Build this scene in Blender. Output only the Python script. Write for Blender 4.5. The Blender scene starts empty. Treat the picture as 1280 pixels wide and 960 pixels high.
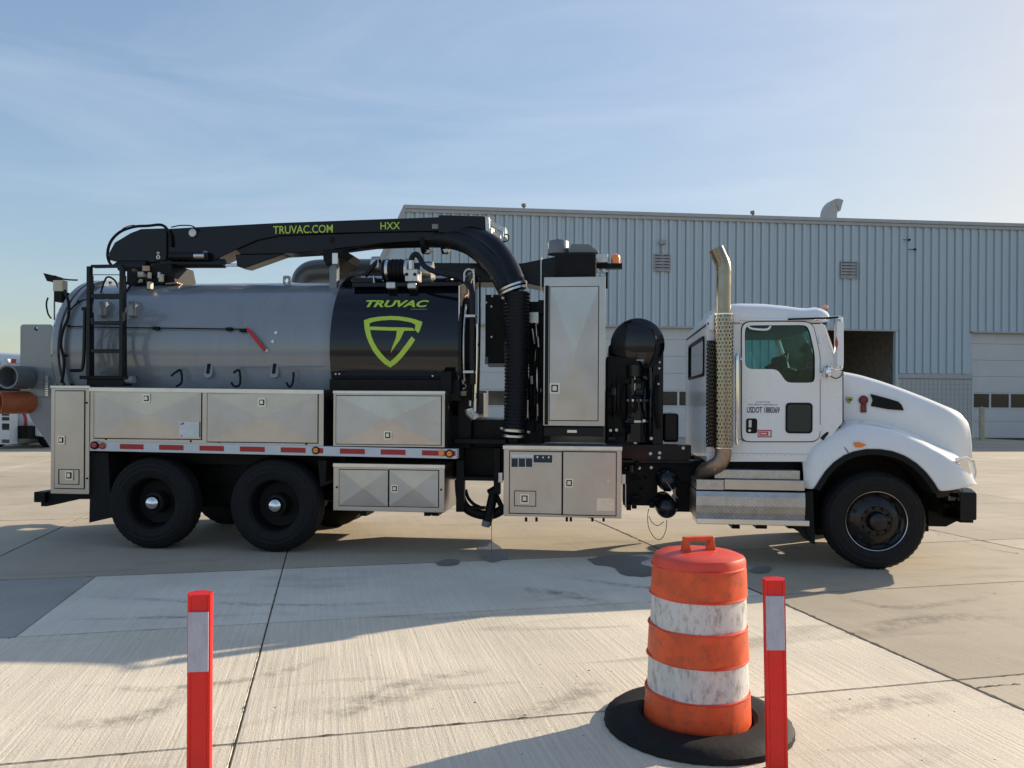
import bpy, math, random
from mathutils import Vector, Matrix
from mathutils.geometry import tessellate_polygon
random.seed(7)
R = math.radians
S = bpy.context.scene
C = S.collection

# ------------------------------------------------------------------ camera, sky, sun, exposure
FPX, CX, CYP, ROLL, CAMZ = 980.0, 640.0, 504.0, 0.006, 1.7
cam_d = bpy.data.cameras.new('camera'); cam = bpy.data.objects.new('camera', cam_d); C.objects.link(cam)
cam.location = (0, 0, CAMZ)
cam.rotation_euler = (Matrix.Rotation(R(90), 4, 'X') @ Matrix.Rotation(ROLL, 4, 'Z')).to_euler()
cam_d.sensor_width = 36; cam_d.lens = FPX / 1280 * 36
cam_d.shift_y = (CYP - 480) / 1280
cam_d.clip_end = 6000
S.camera = cam

SUN = Vector((2.2, 1.2, 1.0)).normalized()           # towards the sun
SUN_EL = math.asin(SUN.z); SUN_AZ = math.atan2(SUN.x, SUN.y)
W = bpy.data.worlds.new('World'); S.world = W; W.use_nodes = True
nt = W.node_tree; nt.nodes.clear()
wo = nt.nodes.new('ShaderNodeOutputWorld'); bg = nt.nodes.new('ShaderNodeBackground')
sky = nt.nodes.new('ShaderNodeTexSky'); sky.sky_type = 'NISHITA'; sky.sun_disc = False
sky.sun_elevation = SUN_EL; sky.sun_rotation = SUN_AZ
sky.air_density = 1.0; sky.dust_density = 1.5; sky.ozone_density = 0.6; sky.altitude = 200
tc = nt.nodes.new('ShaderNodeTexCoord'); mp = nt.nodes.new('ShaderNodeMapping')
mp.inputs['Scale'].default_value = (1.3, 1.3, 7.0); mp.inputs['Rotation'].default_value = (0.15, 0.25, 0.4)
nz = nt.nodes.new('ShaderNodeTexNoise'); nz.inputs['Scale'].default_value = 1.6; nz.inputs['Detail'].default_value = 7; nz.inputs['Roughness'].default_value = .6
nz.inputs['Distortion'].default_value = .6
rp = nt.nodes.new('ShaderNodeValToRGB'); rp.color_ramp.elements[0].position = .45; rp.color_ramp.elements[1].position = .8
rp.color_ramp.elements[0].color = (0, 0, 0, 1); rp.color_ramp.elements[1].color = (.16, .16, .16, 1)
mx = nt.nodes.new('ShaderNodeMix'); mx.data_type = 'RGBA'
mx.inputs['B'].default_value = (3.4, 3.6, 3.8, 1)
L = nt.links
L.new(tc.outputs['Generated'], mp.inputs['Vector']); L.new(mp.outputs[0], nz.inputs['Vector'])
L.new(nz.outputs['Fac'], rp.inputs[0]); L.new(rp.outputs[0], mx.inputs['Factor']); 
# bright haze near the sun is compressed evenly over the whole sky: c / (1 + brightness / 4.5)
lm = nt.nodes.new('ShaderNodeRGBToBW'); dv = nt.nodes.new('ShaderNodeMath'); dv.operation = 'MULTIPLY_ADD'; dv.inputs[1].default_value = .26; dv.inputs[2].default_value = 1
dq = nt.nodes.new('ShaderNodeVectorMath'); dq.operation = 'DIVIDE'
L.new(sky.outputs[0], lm.inputs[0]); L.new(lm.outputs[0], dv.inputs[0]); L.new(sky.outputs[0], dq.inputs[0]); L.new(dv.outputs[0], dq.inputs[1]); L.new(dq.outputs[0], mx.inputs['A'])
L.new(mx.outputs['Result'], bg.inputs['Color']); bg.inputs['Strength'].default_value = 0.148
L.new(bg.outputs[0], wo.inputs['Surface'])

sd = bpy.data.lights.new('sun', 'SUN'); sun = bpy.data.objects.new('sun', sd); C.objects.link(sun)
sd.energy = 3.5; sd.angle = R(.5); sd.color = (1.0, .86, .66)
sun.rotation_euler = SUN.to_track_quat('Z', 'Y').to_euler(); sun.location = (30, 20, 30)
S.view_settings.view_transform = 'Standard'; S.view_settings.look = 'None'
S.view_settings.exposure = 1.03; S.view_settings.gamma = 1.0

# ------------------------------------------------------------------ materials
MATS = {}
def nodes(name):
    m = bpy.data.materials.new(name); m.use_nodes = True; MATS[name] = m
    return m, m.node_tree, m.node_tree.nodes['Principled BSDF']
def mat(name, col, rough=.5, metal=0., var=.15, scale=4., bump=0., bscale=None, coat=0., dirt=None, dirt_amt=.5,
        stretch=(1, 1, 1), rvar=.12, emit=None, alpha=None, trans=0.):
    m, t, p = nodes(name); l = t.links
    co = t.nodes.new('ShaderNodeTexCoord'); mpp = t.nodes.new('ShaderNodeMapping'); mpp.inputs['Scale'].default_value = stretch
    l.new(co.outputs['Object'], mpp.inputs['Vector'])
    n = t.nodes.new('ShaderNodeTexNoise'); n.inputs['Scale'].default_value = scale; n.inputs['Detail'].default_value = 6; n.inputs['Roughness'].default_value = .62
    l.new(mpp.outputs[0], n.inputs['Vector'])
    r = t.nodes.new('ShaderNodeValToRGB')
    lo = [c * (1 - var) for c in col]; hi = [min(1, c * (1 + var)) for c in col]
    r.color_ramp.elements[0].position = .3; r.color_ramp.elements[1].position = .7
    r.color_ramp.elements[0].color = (*lo, 1); r.color_ramp.elements[1].color = (*hi, 1)
    l.new(n.outputs['Fac'], r.inputs[0]); out = r.outputs[0]
    if dirt:
        n2 = t.nodes.new('ShaderNodeTexNoise'); n2.inputs['Scale'].default_value = scale * 2.3; n2.inputs['Detail'].default_value = 9; n2.inputs['Roughness'].default_value = .7
        l.new(mpp.outputs[0], n2.inputs['Vector'])
        r2 = t.nodes.new('ShaderNodeValToRGB'); r2.color_ramp.elements[0].position = .5; r2.color_ramp.elements[1].position = .72
        r2.color_ramp.elements[1].color = (dirt_amt,) * 3 + (1,); r2.color_ramp.elements[0].color = (0, 0, 0, 1)
        l.new(n2.outputs['Fac'], r2.inputs[0])
        mm = t.nodes.new('ShaderNodeMix'); mm.data_type = 'RGBA'; mm.inputs['B'].default_value = (*dirt, 1)
        l.new(r2.outputs[0], mm.inputs['Factor']); l.new(out, mm.inputs['A']); out = mm.outputs['Result']
    l.new(out, p.inputs['Base Color'])
    mr = t.nodes.new('ShaderNodeMapRange'); mr.inputs['To Min'].default_value = max(.02, rough - rvar); mr.inputs['To Max'].default_value = min(1, rough + rvar)
    l.new(n.outputs['Fac'], mr.inputs['Value']); l.new(mr.outputs[0], p.inputs['Roughness'])
    p.inputs['Metallic'].default_value = metal
    if coat: p.inputs['Coat Weight'].default_value = coat; p.inputs['Coat Roughness'].default_value = .06
    if trans: p.inputs['Transmission Weight'].default_value = trans
    if bump:
        b = t.nodes.new('ShaderNodeBump'); b.inputs['Strength'].default_value = bump; b.inputs['Distance'].default_value = .01
        n3 = t.nodes.new('ShaderNodeTexNoise'); n3.inputs['Scale'].default_value = bscale or scale * 5; n3.inputs['Detail'].default_value = 4
        l.new(mpp.outputs[0], n3.inputs['Vector']); l.new(n3.outputs['Fac'], b.inputs['Height']); l.new(b.outputs[0], p.inputs['Normal'])
    if emit: p.inputs['Emission Color'].default_value = (*emit[:3], 1); p.inputs['Emission Strength'].default_value = emit[3]
    return m

def flat(name, col, rough=.5, metal=0.):
    return mat(name, col, rough, metal, var=.06, rvar=.04)
mat('steel', (.47, .455, .45), .30, 1., var=.12, scale=1.1, bump=.015, bscale=3, stretch=(1, 1, 1), dirt=(.37, .34, .32), dirt_amt=.35, rvar=.08)
mat('steel_trim', (.66, .65, .63), .3, 1., var=.1, scale=5)
mat('bare_metal', (.55, .54, .52), .38, .9, var=.2, scale=14)
mat('chrome', (.8, .8, .8), .06, 1., var=.02, rvar=.02)
mat('tank_grey', (.205, .225, .245), .3, 0., var=.08, scale=1.6, coat=1., dirt=(.22, .23, .24), dirt_amt=.25, bump=.02, stretch=(2.5, 1, .6))
mat('pipe_grey', (.16, .175, .185), .38, .2, var=.1, coat=.3)
mat('black_paint', (.006, .0075, .011), .30, 0., var=.3, scale=2, coat=.14, bump=.02)
mat('black_gloss', (.005, .006, .010), .09, 0., var=.2, scale=2, bump=.008, rvar=.04)
mat('black_matte', (.006, .006, .007), .55, 0., var=.35, scale=6, dirt=(.02, .018, .017), dirt_amt=.25)
mat('chassis_black', (.005, .005, .0055), .5, 0., var=.4, scale=5, dirt=(.02, .017, .014), dirt_amt=.35)
mat('rubber', (.0095, .0095, .0105), .7, 0., var=.25, scale=7, dirt=(.026, .025, .024), dirt_amt=.4, bump=.15)
mat('hose_rubber', (.007, .008, .010), .45, 0., var=.2, scale=9)
mat('white_paint', (.78, .79, .80), .28, 0., var=.015, scale=1, coat=.6, dirt=(.68, .67, .65), dirt_amt=.2)
mat('rim_black', (.006, .006, .007), .3, .0, var=.2, coat=.3)
mat('rust_pipe', (.34, .25, .18), .42, .9, var=.25, scale=6, dirt=(.28, .14, .08), dirt_amt=.6)
mat('stack_metal', (.31, .27, .21), .24, 1., var=.2, scale=4, dirt=(.26, .15, .10), dirt_amt=.7)
mat('orange_pipe', (.42, .11, .035), .6, 0., var=.2, scale=9, dirt=(.14, .06, .03), dirt_amt=.6)
mat('lime', (.47, .66, .06), .4, 0., var=.03)
mat('red_tape', (.42, .015, .02), .35, 0., var=.1)
mat('white_tape', (.62, .66, .68), .35, 0., var=.06)
mat('red_handle', (.5, .02, .02), .4)
mat('lens_amber', (.85, .22, .02), .2, 0., coat=.8)
mat('lens_red', (.35, .01, .01), .2, 0., coat=.8)
mat('beacon_amber', (.9, .25, .02), .18, 0., coat=1., var=.05)
mat('decal_black', (.02, .02, .03), .5)
mat('decal_red', (.45, .03, .06), .4, var=.1)
mat('decal_maroon', (.10, .008, .02), .35)
mat('decal_white', (.7, .7, .7), .5)
mat('navy_text', (.01, .012, .09), .4)
mat('seat_fabric', (.02, .02, .024), .85, var=.2)
mat('interior', (.018, .019, .021), .7, var=.15)
mat('orange_plastic', (.70, .092, .022), .45, var=.22, scale=6, dirt=(.20, .06, .035), dirt_amt=.8, bump=.12)
mat('red_plastic_lid', (.70, .06, .03), .4, var=.12, scale=4, dirt=(.25, .06, .04), dirt_amt=.6, bump=.12, bscale=6)
mat('post_red', (.78, .008, .006), .38, var=.08, scale=6, dirt=(.45, .02, .015), dirt_amt=.5, bump=.04)
mat('post_band', (.42, .42, .52), .35, var=.10, scale=30, dirt=(.26, .25, .28), dirt_amt=.5, stretch=(1, 1, .3))
mat('roof_metal', (.33, .34, .35), .5, .3, var=.08)
mat('siding', (.48, .56, .60), .5, 0., var=.07, scale=.5, stretch=(1, 1, .4), dirt=(.42, .45, .46), dirt_amt=.25)
mat('eave_trim', (.42, .42, .41), .45, var=.08)
mat('door_panel', (.60, .59, .57), .55, var=.05, scale=.7, dirt=(.5, .49, .47), dirt_amt=.3)
mat('block', (.46, .45, .43), .85, var=.08, scale=3)
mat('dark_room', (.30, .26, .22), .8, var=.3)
mat('bollard_paint', (.42, .36, .24), .55, var=.15, scale=6, dirt=(.2, .13, .07), dirt_amt=.5)
mat('louvre', (.34, .33, .32), .55, var=.15)
mat('cream', (.55, .5, .38), .5)
mat('far_white', (.6, .63, .65), .5, var=.06)
mat('far_red', (.45, .05, .04), .5)
mat('tread_plate', (.46, .455, .45), .40, 1., var=.15, scale=6, dirt=(.3, .26, .22), dirt_amt=.5)
mat('stone', (.12, .1, .085), .9, var=.3)
mat('crack', (.05, .045, .04), .9)
mat('grey_cap', (.2, .21, .22), .5)
mat('hole', (.004, .004, .004), .8)
mat('headlight', (.88, .87, .84), .1, 0., var=.05, coat=1.)

for nm, sp in (('black_paint', .2), ('black_matte', .2), ('chassis_black', .2), ('rubber', .25), ('hose_rubber', .3), ('rim_black', .3)):
    MATS[nm].node_tree.nodes['Principled BSDF'].inputs['Specular IOR Level'].default_value = sp
def grain(name, rot):
    m = MATS[name]; t = m.node_tree; p = t.nodes['Principled BSDF']
    tg = t.nodes.new('ShaderNodeTangent'); tg.direction_type = 'RADIAL'; tg.axis = 'Z'
    t.links.new(tg.outputs[0], p.inputs['Tangent']); p.inputs['Anisotropic'].default_value = .6; p.inputs['Anisotropic Rotation'].default_value = rot
for nm, c_ in (('steel_across', (.48, .465, .46)), ('steel_upright', (.48, .465, .46))):
    mat(nm, c_, .33, 1., var=.12, scale=1.6, bump=.02, bscale=3, dirt=(.37, .34, .32), dirt_amt=.35, rvar=.08)
grain('steel_across', 0.0); grain('steel_upright', .25)
# barrel white sheeting: scuffed
mat('white_sheeting', (.62, .61, .60), .42, var=.10, scale=8, dirt=(.13, .12, .11), dirt_amt=.9, bump=.08, stretch=(1.5, 1.5, .7))
MATS['white_sheeting'].node_tree.nodes['Color Ramp.001'].color_ramp.elements[0].position = .49

def glass(name, tint, alpha, ior=1.5):
    m, t, p = nodes(name); l = t.links
    t.nodes.remove(p); out = t.nodes['Material Output']
    tr = t.nodes.new('ShaderNodeBsdfTransparent'); tr.inputs[0].default_value = (*tint, 1)
    gl = t.nodes.new('ShaderNodeBsdfGlossy'); gl.inputs['Roughness'].default_value = .02
    fr = t.nodes.new('ShaderNodeFresnel'); fr.inputs[0].default_value = ior
    mu = t.nodes.new('ShaderNodeMath'); mu.operation = 'ADD'; mu.inputs[1].default_value = alpha
    ms = t.nodes.new('ShaderNodeMixShader')
    l.new(fr.outputs[0], mu.inputs[0]); l.new(mu.outputs[0], ms.inputs[0]); l.new(tr.outputs[0], ms.inputs[1]); l.new(gl.outputs[0], ms.inputs[2])
    l.new(ms.outputs[0], out.inputs['Surface'])
glass('cab_glass', (.62, .84, .82), .0, 1.4)
glass('windscreen', (.70, .80, .78), .0, 1.04)
mat('dark_glass', (.012, .02, .022), .06, 0., var=.1, rvar=.03, coat=.5)
mat('shop_glass', (.02, .025, .025), .08, 0., var=.3, scale=2, rvar=.04)

# tread plate: raised diamonds
def tread(name):
    m = MATS[name]; t = m.node_tree; l = t.links; p = t.nodes['Principled BSDF']
    co = t.nodes.new('ShaderNodeTexCoord')
    mp1 = t.nodes.new('ShaderNodeMapping'); mp1.inputs['Rotation'].default_value = (0, R(45), 0); mp1.inputs['Scale'].default_value = (32, 32, 32)
    ck = t.nodes.new('ShaderNodeTexVoronoi'); ck.inputs['Scale'].default_value = 1.0; ck.inputs['Randomness'].default_value = 0
    l.new(co.outputs['Object'], mp1.inputs[0]); l.new(mp1.outputs[0], ck.inputs['Vector'])
    b = t.nodes.new('ShaderNodeBump'); b.inputs['Strength'].default_value = .7; b.inputs['Distance'].default_value = .004; b.invert = True
    l.new(ck.outputs['Distance'], b.inputs['Height']); l.new(b.outputs[0], p.inputs['Normal'])
tread('tread_plate')
# perforated guard
def perforated(name, col):
    m, t, p = nodes(name); l = t.links
    p.inputs['Base Color'].default_value = (*col, 1); p.inputs['Metallic'].default_value = 1; p.inputs['Roughness'].default_value = .22
    co = t.nodes.new('ShaderNodeTexCoord'); sx = t.nodes.new('ShaderNodeSeparateXYZ'); l.new(co.outputs['Object'], sx.inputs[0])
    at = t.nodes.new('ShaderNodeMath'); at.operation = 'ARCTAN2'; l.new(sx.outputs['Y'], at.inputs[0]); l.new(sx.outputs['X'], at.inputs[1])
    def M(op, a, b=None):
        n = t.nodes.new('ShaderNodeMath'); n.operation = op
        for i, q in enumerate((a, b)):
            if q is None: continue
            if isinstance(q, (int, float)): n.inputs[i].default_value = q
            else: l.new(q, n.inputs[i])
        return n.outputs[0]
    u = M('MULTIPLY', at.outputs[0], 17 / (2 * math.pi)); v = M('MULTIPLY', sx.outputs['Z'], 1 / .040)
    row = M('FLOOR', v); par = M('MULTIPLY', M('MODULO', M('ABSOLUTE', row), 2.0), .5)
    fu = M('SUBTRACT', M('FRACT', M('ADD', M('ADD', u, par), 100.0)), .5); fv = M('SUBTRACT', M('FRACT', v), .5)
    d = M('SQRT', M('ADD', M('MULTIPLY', fu, fu), M('MULTIPLY', fv, fv)))
    hole = M('LESS_THAN', d, .36)
    tr = t.nodes.new('ShaderNodeBsdfTransparent'); ms = t.nodes.new('ShaderNodeMixShader')
    l.new(hole, ms.inputs[0]); l.new(p.outputs[0], ms.inputs[1]); l.new(tr.outputs[0], ms.inputs[2])
    l.new(ms.outputs[0], t.nodes['Material Output'].inputs['Surface'])
perforated('perforated_black', (.05, .045, .04))
perforated('perforated', (.36, .33, .27))

# concrete: grooved / plain, varied per slab
U = Vector((-.2285, .9735, 0)); V = Vector((.9735, .2285, 0))
def concrete(name, col, groove, dark=1.0, stain=.5):
    m, t, p = nodes(name); l = t.links
    g = t.nodes.new('ShaderNodeNewGeometry')
    def N(typ, **kw):
        n = t.nodes.new(typ)
        for k, v in kw.items(): n.inputs[k].default_value = v
        return n
    rot = N('ShaderNodeMapping', Rotation=(0, 0, -math.atan2(V.y, V.x))); l.new(g.outputs['Position'], rot.inputs[0])
    st = N('ShaderNodeMapping', Scale=(1, .02, 1)); l.new(rot.outputs[0], st.inputs[0])
    n1 = N('ShaderNodeTexNoise', Scale=42., Detail=3., Roughness=.7); l.new(st.outputs[0], n1.inputs['Vector'])     # streaks along the slab
    n2 = N('ShaderNodeTexNoise', Scale=.55, Detail=7., Roughness=.62); l.new(rot.outputs[0], n2.inputs['Vector'])       # broad blotches
    n3 = N('ShaderNodeTexNoise', Scale=60., Detail=4., Roughness=.7); l.new(rot.outputs[0], n3.inputs['Vector'])       # grain
    st2 = N('ShaderNodeMapping', Scale=(.22, 1.1, 1), Rotation=(0, 0, .25)); l.new(rot.outputs[0], st2.inputs[0])
    n4 = N('ShaderNodeTexNoise', Scale=1.7, Detail=6., Roughness=.6, Distortion=1.4); l.new(st2.outputs[0], n4.inputs['Vector'])   # tyre smears
    oi = t.nodes.new('ShaderNodeObjectInfo')
    def MX(fac, a, b, mode='MIX'):
        x = t.nodes.new('ShaderNodeMix'); x.data_type = 'RGBA'; x.blend_type = mode
        for key, q in (('Factor', fac), ('A', a), ('B', b)):
            if hasattr(q, 'links'): l.new(q, x.inputs[key])
            elif key == 'Factor': x.inputs[key].default_value = q
            else: x.inputs[key].default_value = (*q, 1)
        return x.outputs['Result']
    def RAMP(src, p0, p1, c0, c1):
        r = t.nodes.new('ShaderNodeValToRGB'); r.color_ramp.elements[0].position = p0; r.color_ramp.elements[1].position = p1
        r.color_ramp.elements[0].color = (*c0, 1); r.color_ramp.elements[1].color = (*c1, 1); l.new(src, r.inputs[0]); return r.outputs[0]
    c = RAMP(n2.outputs['Fac'], .3, .72, [x * .80 for x in col], [x * 1.12 for x in col])
    w = .095 if groove else .05
    c = MX(1.0, c, RAMP(n1.outputs['Fac'], .38, .62, (1 - w,) * 3, (1 + w * .5,) * 3), 'MULTIPLY')
    c = MX(1.0, c, RAMP(n3.outputs['Fac'], .3, .7, (.90,) * 3, (1.06,) * 3), 'MULTIPLY')
    c = MX(1.0, c, RAMP(n4.outputs['Fac'], .56, .76, (1, 1, 1), (1 - stain, 1 - stain, 1 - stain)), 'MULTIPLY')
    c = MX(1.0, c, RAMP(oi.outputs['Random'], 0, 1, (.88,) * 3, (1.08,) * 3), 'MULTIPLY')
    l.new(c, p.inputs['Base Color']); p.inputs['Roughness'].default_value = .78
    p.inputs['Specular IOR Level'].default_value = .35
    b = t.nodes.new('ShaderNodeBump'); b.inputs['Strength'].default_value = .65 if groove else .3; b.inputs['Distance'].default_value = .006
    ad = t.nodes.new('ShaderNodeMath'); ad.operation = 'ADD'; l.new(n1.outputs['Fac'], ad.inputs[0]); l.new(n3.outputs['Fac'], ad.inputs[1])
    l.new(ad.outputs[0], b.inputs['Height']); l.new(b.outputs[0], p.inputs['Normal'])
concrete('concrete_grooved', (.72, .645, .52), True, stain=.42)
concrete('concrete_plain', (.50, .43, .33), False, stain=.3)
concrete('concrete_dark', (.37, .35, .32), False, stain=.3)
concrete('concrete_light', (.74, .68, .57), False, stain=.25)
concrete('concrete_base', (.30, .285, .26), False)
concrete('wet', (.13, .125, .12), False, stain=.2); MATS['wet'].node_tree.nodes['Principled BSDF'].inputs['Roughness'].default_value = .35

# ------------------------------------------------------------------ geometry helper
class MB:
    def __init__(s): s.v = []; s.f = []
    def add(s, vs, fs):
        o = len(s.v); s.v += [tuple(p) for p in vs]; s.f += [tuple(i + o for i in f) for f in fs]; return s
    def box(s, x0, x1, y0, y1, z0, z1):
        if x0 > x1: x0, x1 = x1, x0
        if y0 > y1: y0, y1 = y1, y0
        if z0 > z1: z0, z1 = z1, z0
        return s.add([(x0, y0, z0), (x1, y0, z0), (x1, y1, z0), (x0, y1, z0), (x0, y0, z1), (x1, y0, z1), (x1, y1, z1), (x0, y1, z1)],
                     [(0, 3, 2, 1), (4, 5, 6, 7), (0, 1, 5, 4), (1, 2, 6, 5), (2, 3, 7, 6), (3, 0, 4, 7)])
    def prism(s, pts, a, b, ax='y'):
        ar = sum(pts[i][0] * pts[(i + 1) % len(pts)][1] - pts[(i + 1) % len(pts)][0] * pts[i][1] for i in range(len(pts)))
        if ar < 0: pts = pts[::-1]
        n = len(pts)
        def mk(p, t):
            return (p[0], t, p[1]) if ax == 'y' else ((t, p[0], p[1]) if ax == 'x' else (p[0], p[1], t))
        vs = [mk(p, a) for p in pts] + [mk(p, b) for p in pts]
        fs = [tuple(range(n)), tuple(range(2 * n - 1, n - 1, -1))] + [(i, i + n, (i + 1) % n + n, (i + 1) % n) for i in range(n)]
        if ax != 'y': fs = [f[::-1] for f in fs]
        if b < a: fs = [f[::-1] for f in fs]
        return s.add(vs, fs)
    def plate(s, loops, a, b):
        """flat plate in xz with holes, y from a to b"""
        flatp = [p for lp in loops for p in lp]; n = len(flatp)
        tr = tessellate_polygon([[Vector((p[0], p[1], 0)) for p in lp] for lp in loops])
        vs = [(p[0], a, p[1]) for p in flatp] + [(p[0], b, p[1]) for p in flatp]; fs = []
        for t in tr:
            p, q, r = (flatp[i] for i in t)
            if (q[0] - p[0]) * (r[1] - p[1]) - (q[1] - p[1]) * (r[0] - p[0]) < 0: t = t[::-1]
            fs.append(tuple(t)); fs.append(tuple(i + n for i in t[::-1]))
        o = 0
        for lp in loops:
            k = len(lp)
            for i in range(k): fs.append((o + i, o + i + n, o + (i + 1) % k + n, o + (i + 1) % k))
            o += k
        return s.add(vs, fs)
    def tube(s, path, r, n=10, cap=True, squash=None):
        P = [Vector(p) for p in path]; m = len(P)
        rs = r if isinstance(r, (list, tuple)) else [r] * m
        T = [((P[min(i + 1, m - 1)] - P[max(i - 1, 0)]).normalized()) for i in range(m)]
        up = Vector((0, 0, 1)) if abs(T[0].z) < .9 else Vector((0, 1, 0))
        a = T[0].cross(up).normalized(); vs = []; fs = []
        for i in range(m):
            a = (a - T[i] * a.dot(T[i])).normalized(); b = T[i].cross(a)
            for k in range(n):
                t = 2 * math.pi * k / n; vs.append(P[i] + (a * math.cos(t) + b * math.sin(t)) * rs[i])
        for i in range(m - 1):
            for k in range(n):
                fs.append((i * n + k, i * n + (k + 1) % n, (i + 1) * n + (k + 1) % n, (i + 1) * n + k))
        if cap: fs.append(tuple(range(n - 1, -1, -1))); fs.append(tuple((m - 1) * n + k for k in range(n)))
        return s.add(vs, fs)
    def lathe(s, prof, o, ax='y', n=32, rad=None, a0=0, a1=None):
        """prof: (radius, along axis); rad(k,r,t) may vary the radius"""
        full = a1 is None; a1 = 2 * math.pi if full else a1; vs = []; fs = []; m = len(prof); cols = n if full else n + 1
        for k in range(cols):
            t = a0 + (a1 - a0) * k / n
            for (r, h) in prof:
                rr = rad(k, r, h) if rad else r
                c, q = rr * math.cos(t), rr * math.sin(t)
                vs.append({'y': (o[0] + c, o[1] + h, o[2] + q), 'x': (o[0] + h, o[1] + c, o[2] + q), 'z': (o[0] + c, o[1] + q, o[2] + h)}[ax])
        for k in range(n):
            k2 = (k + 1) % cols if full else k + 1
            for i in range(m - 1): fs.append((k * m + i, k2 * m + i, k2 * m + i + 1, k * m + i + 1))
        if ax == 'y': fs = [f[::-1] for f in fs]
        return s.add(vs, fs)
    def grid(s, rows, flip=False):
        m = len(rows[0]); vs = [p for r in rows for p in r]
        fs = [(i * m + j, i * m + j + 1, (i + 1) * m + j + 1, (i + 1) * m + j) for i in range(len(rows) - 1) for j in range(m - 1)]
        if flip: fs = [f[::-1] for f in fs]
        return s.add(vs, fs)
    def mesh(s, name, mt, sharp=35, recalc=False):
        me = bpy.data.meshes.new(name); me.from_pydata(s.v, [], s.f); me.update()
        if recalc:
            import bmesh
            bm = bmesh.new(); bm.from_mesh(me); bmesh.ops.remove_doubles(bm, verts=bm.verts, dist=1e-5); bmesh.ops.recalc_face_normals(bm, faces=bm.faces); bm.to_mesh(me); bm.free()
        me.polygons.foreach_set('use_smooth', [True] * len(me.polygons)); me.set_sharp_from_angle(angle=R(sharp))
        me.materials.append(MATS[mt]); return me
    def build(s, name, mt, parent=None, bevel=0, loc=None, sharp=35, recalc=False, sub=0, seg=2):
        o = bpy.data.objects.new(name, s.mesh(name, mt, sharp, recalc)); C.objects.link(o)
        if parent: o.parent = parent
        if loc: o.location = loc
        if sub:
            d = o.modifiers.new('s', 'SUBSURF'); d.levels = d.render_levels = sub
        if bevel:
            d = o.modifiers.new('b', 'BEVEL'); d.width = bevel; d.segments = seg; d.limit_method = 'ANGLE'; d.angle_limit = R(40); d.harden_normals = True
        return o
def place(me, name, parent=None, loc=(0, 0, 0), rot=(0, 0, 0), scale=(1, 1, 1)):
    o = bpy.data.objects.new(name, me); C.objects.link(o); o.location = loc; o.rotation_euler = rot; o.scale = scale
    if parent: o.parent = parent
    return o
def tag(o, label=None, cat=None, group=None, kind=None):
    if label: o['label'] = label
    if cat: o['category'] = cat
    if group: o['group'] = group
    if kind: o['kind'] = kind
    return o
def empty(name, loc=(0, 0, 0), rz=0):
    o = bpy.data.objects.new(name, None); C.objects.link(o); o.location = loc; o.rotation_euler = (0, 0, rz); o.empty_display_size = .2; return o
def smooth(pts, n=6):
    """Catmull-Rom through points"""
    P = [Vector(p) for p in pts]; out = []
    for i in range(len(P) - 1):
        a, b, c, d = P[max(i - 1, 0)], P[i], P[i + 1], P[min(i + 2, len(P) - 1)]
        for k in range(n):
            t = k / n; out.append(.5 * ((2 * b) + (c - a) * t + (2 * a - 5 * b + 4 * c - d) * t * t + (3 * b - a - 3 * c + d) * t ** 3))
    return out + [P[-1]]
def text_mb(s, bold=0., shear=0., res=3):
    cu = bpy.data.curves.new('t', 'FONT'); cu.body = s; cu.resolution_u = res; cu.offset = bold; cu.shear = shear
    ob = bpy.data.objects.new('t', cu); C.objects.link(ob); dg = bpy.context.evaluated_depsgraph_get()
    me = bpy.data.meshes.new_from_object(ob.evaluated_get(dg)); vs = [v.co.copy() for v in me.vertices]; fs = [tuple(p.vertices) for p in me.polygons]
    bpy.data.objects.remove(ob); bpy.data.curves.remove(cu); bpy.data.meshes.remove(me)
    x0 = min(v.x for v in vs); x1 = max(v.x for v in vs); y0 = min(v.y for v in vs); y1 = max(v.y for v in vs)
    return [((v.x - x0) / (x1 - x0), (v.y - y0) / (y1 - y0)) for v in vs], fs
def text_obj(s, fn, name, mt, parent, bold=0., shear=0.):
    uv, fs = text_mb(s, bold, shear); m = MB(); m.add([fn(u, v) for u, v in uv], fs); return m.build(name, mt, parent)

# ------------------------------------------------------------------ frames of reference
def ray(px, py):
    u, v = px - CX, CYP - py; return Vector(((u - ROLL * v) / FPX, 1.0, (v + ROLL * u) / FPX))
class Frame:
    def __init__(s, ox, oy, ang): s.o = Vector((ox, oy, 0)); s.a = ang; s.ex = Vector((math.cos(ang), math.sin(ang), 0)); s.ey = Vector((-math.sin(ang), math.cos(ang), 0))
    def __call__(s, px, py, yl):
        """point of the plane y=yl of this frame behind picture point (px,py): local x, z"""
        d = ray(px, py); c = Vector((0, 0, CAMZ)); t = (yl - (c - s.o).dot(s.ey)) / d.dot(s.ey); p = c + d * t
        return ((p - s.o).dot(s.ex), p.z)
    def p3(s, px, py, yl):
        x, z = s(px, py, yl); return Vector((x, yl, z))
def chaikin(P, n=2):
    for _ in range(n):
        Q = []
        for i in range(len(P)):
            a, b = P[i], P[(i + 1) % len(P)]; L_ = math.hypot(b[0] - a[0], b[1] - a[1]); t = min(.25, .03 / max(L_, 1e-6))
            Q += [(a[0] + (b[0] - a[0]) * t, a[1] + (b[1] - a[1]) * t), (b[0] + (a[0] - b[0]) * t, b[1] + (a[1] - b[1]) * t)]
        P = Q
    return P
def gp(px, py):
    d = ray(px, py); t = CAMZ / -d.z; return Vector((d.x * t, d.y * t, 0))

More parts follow.
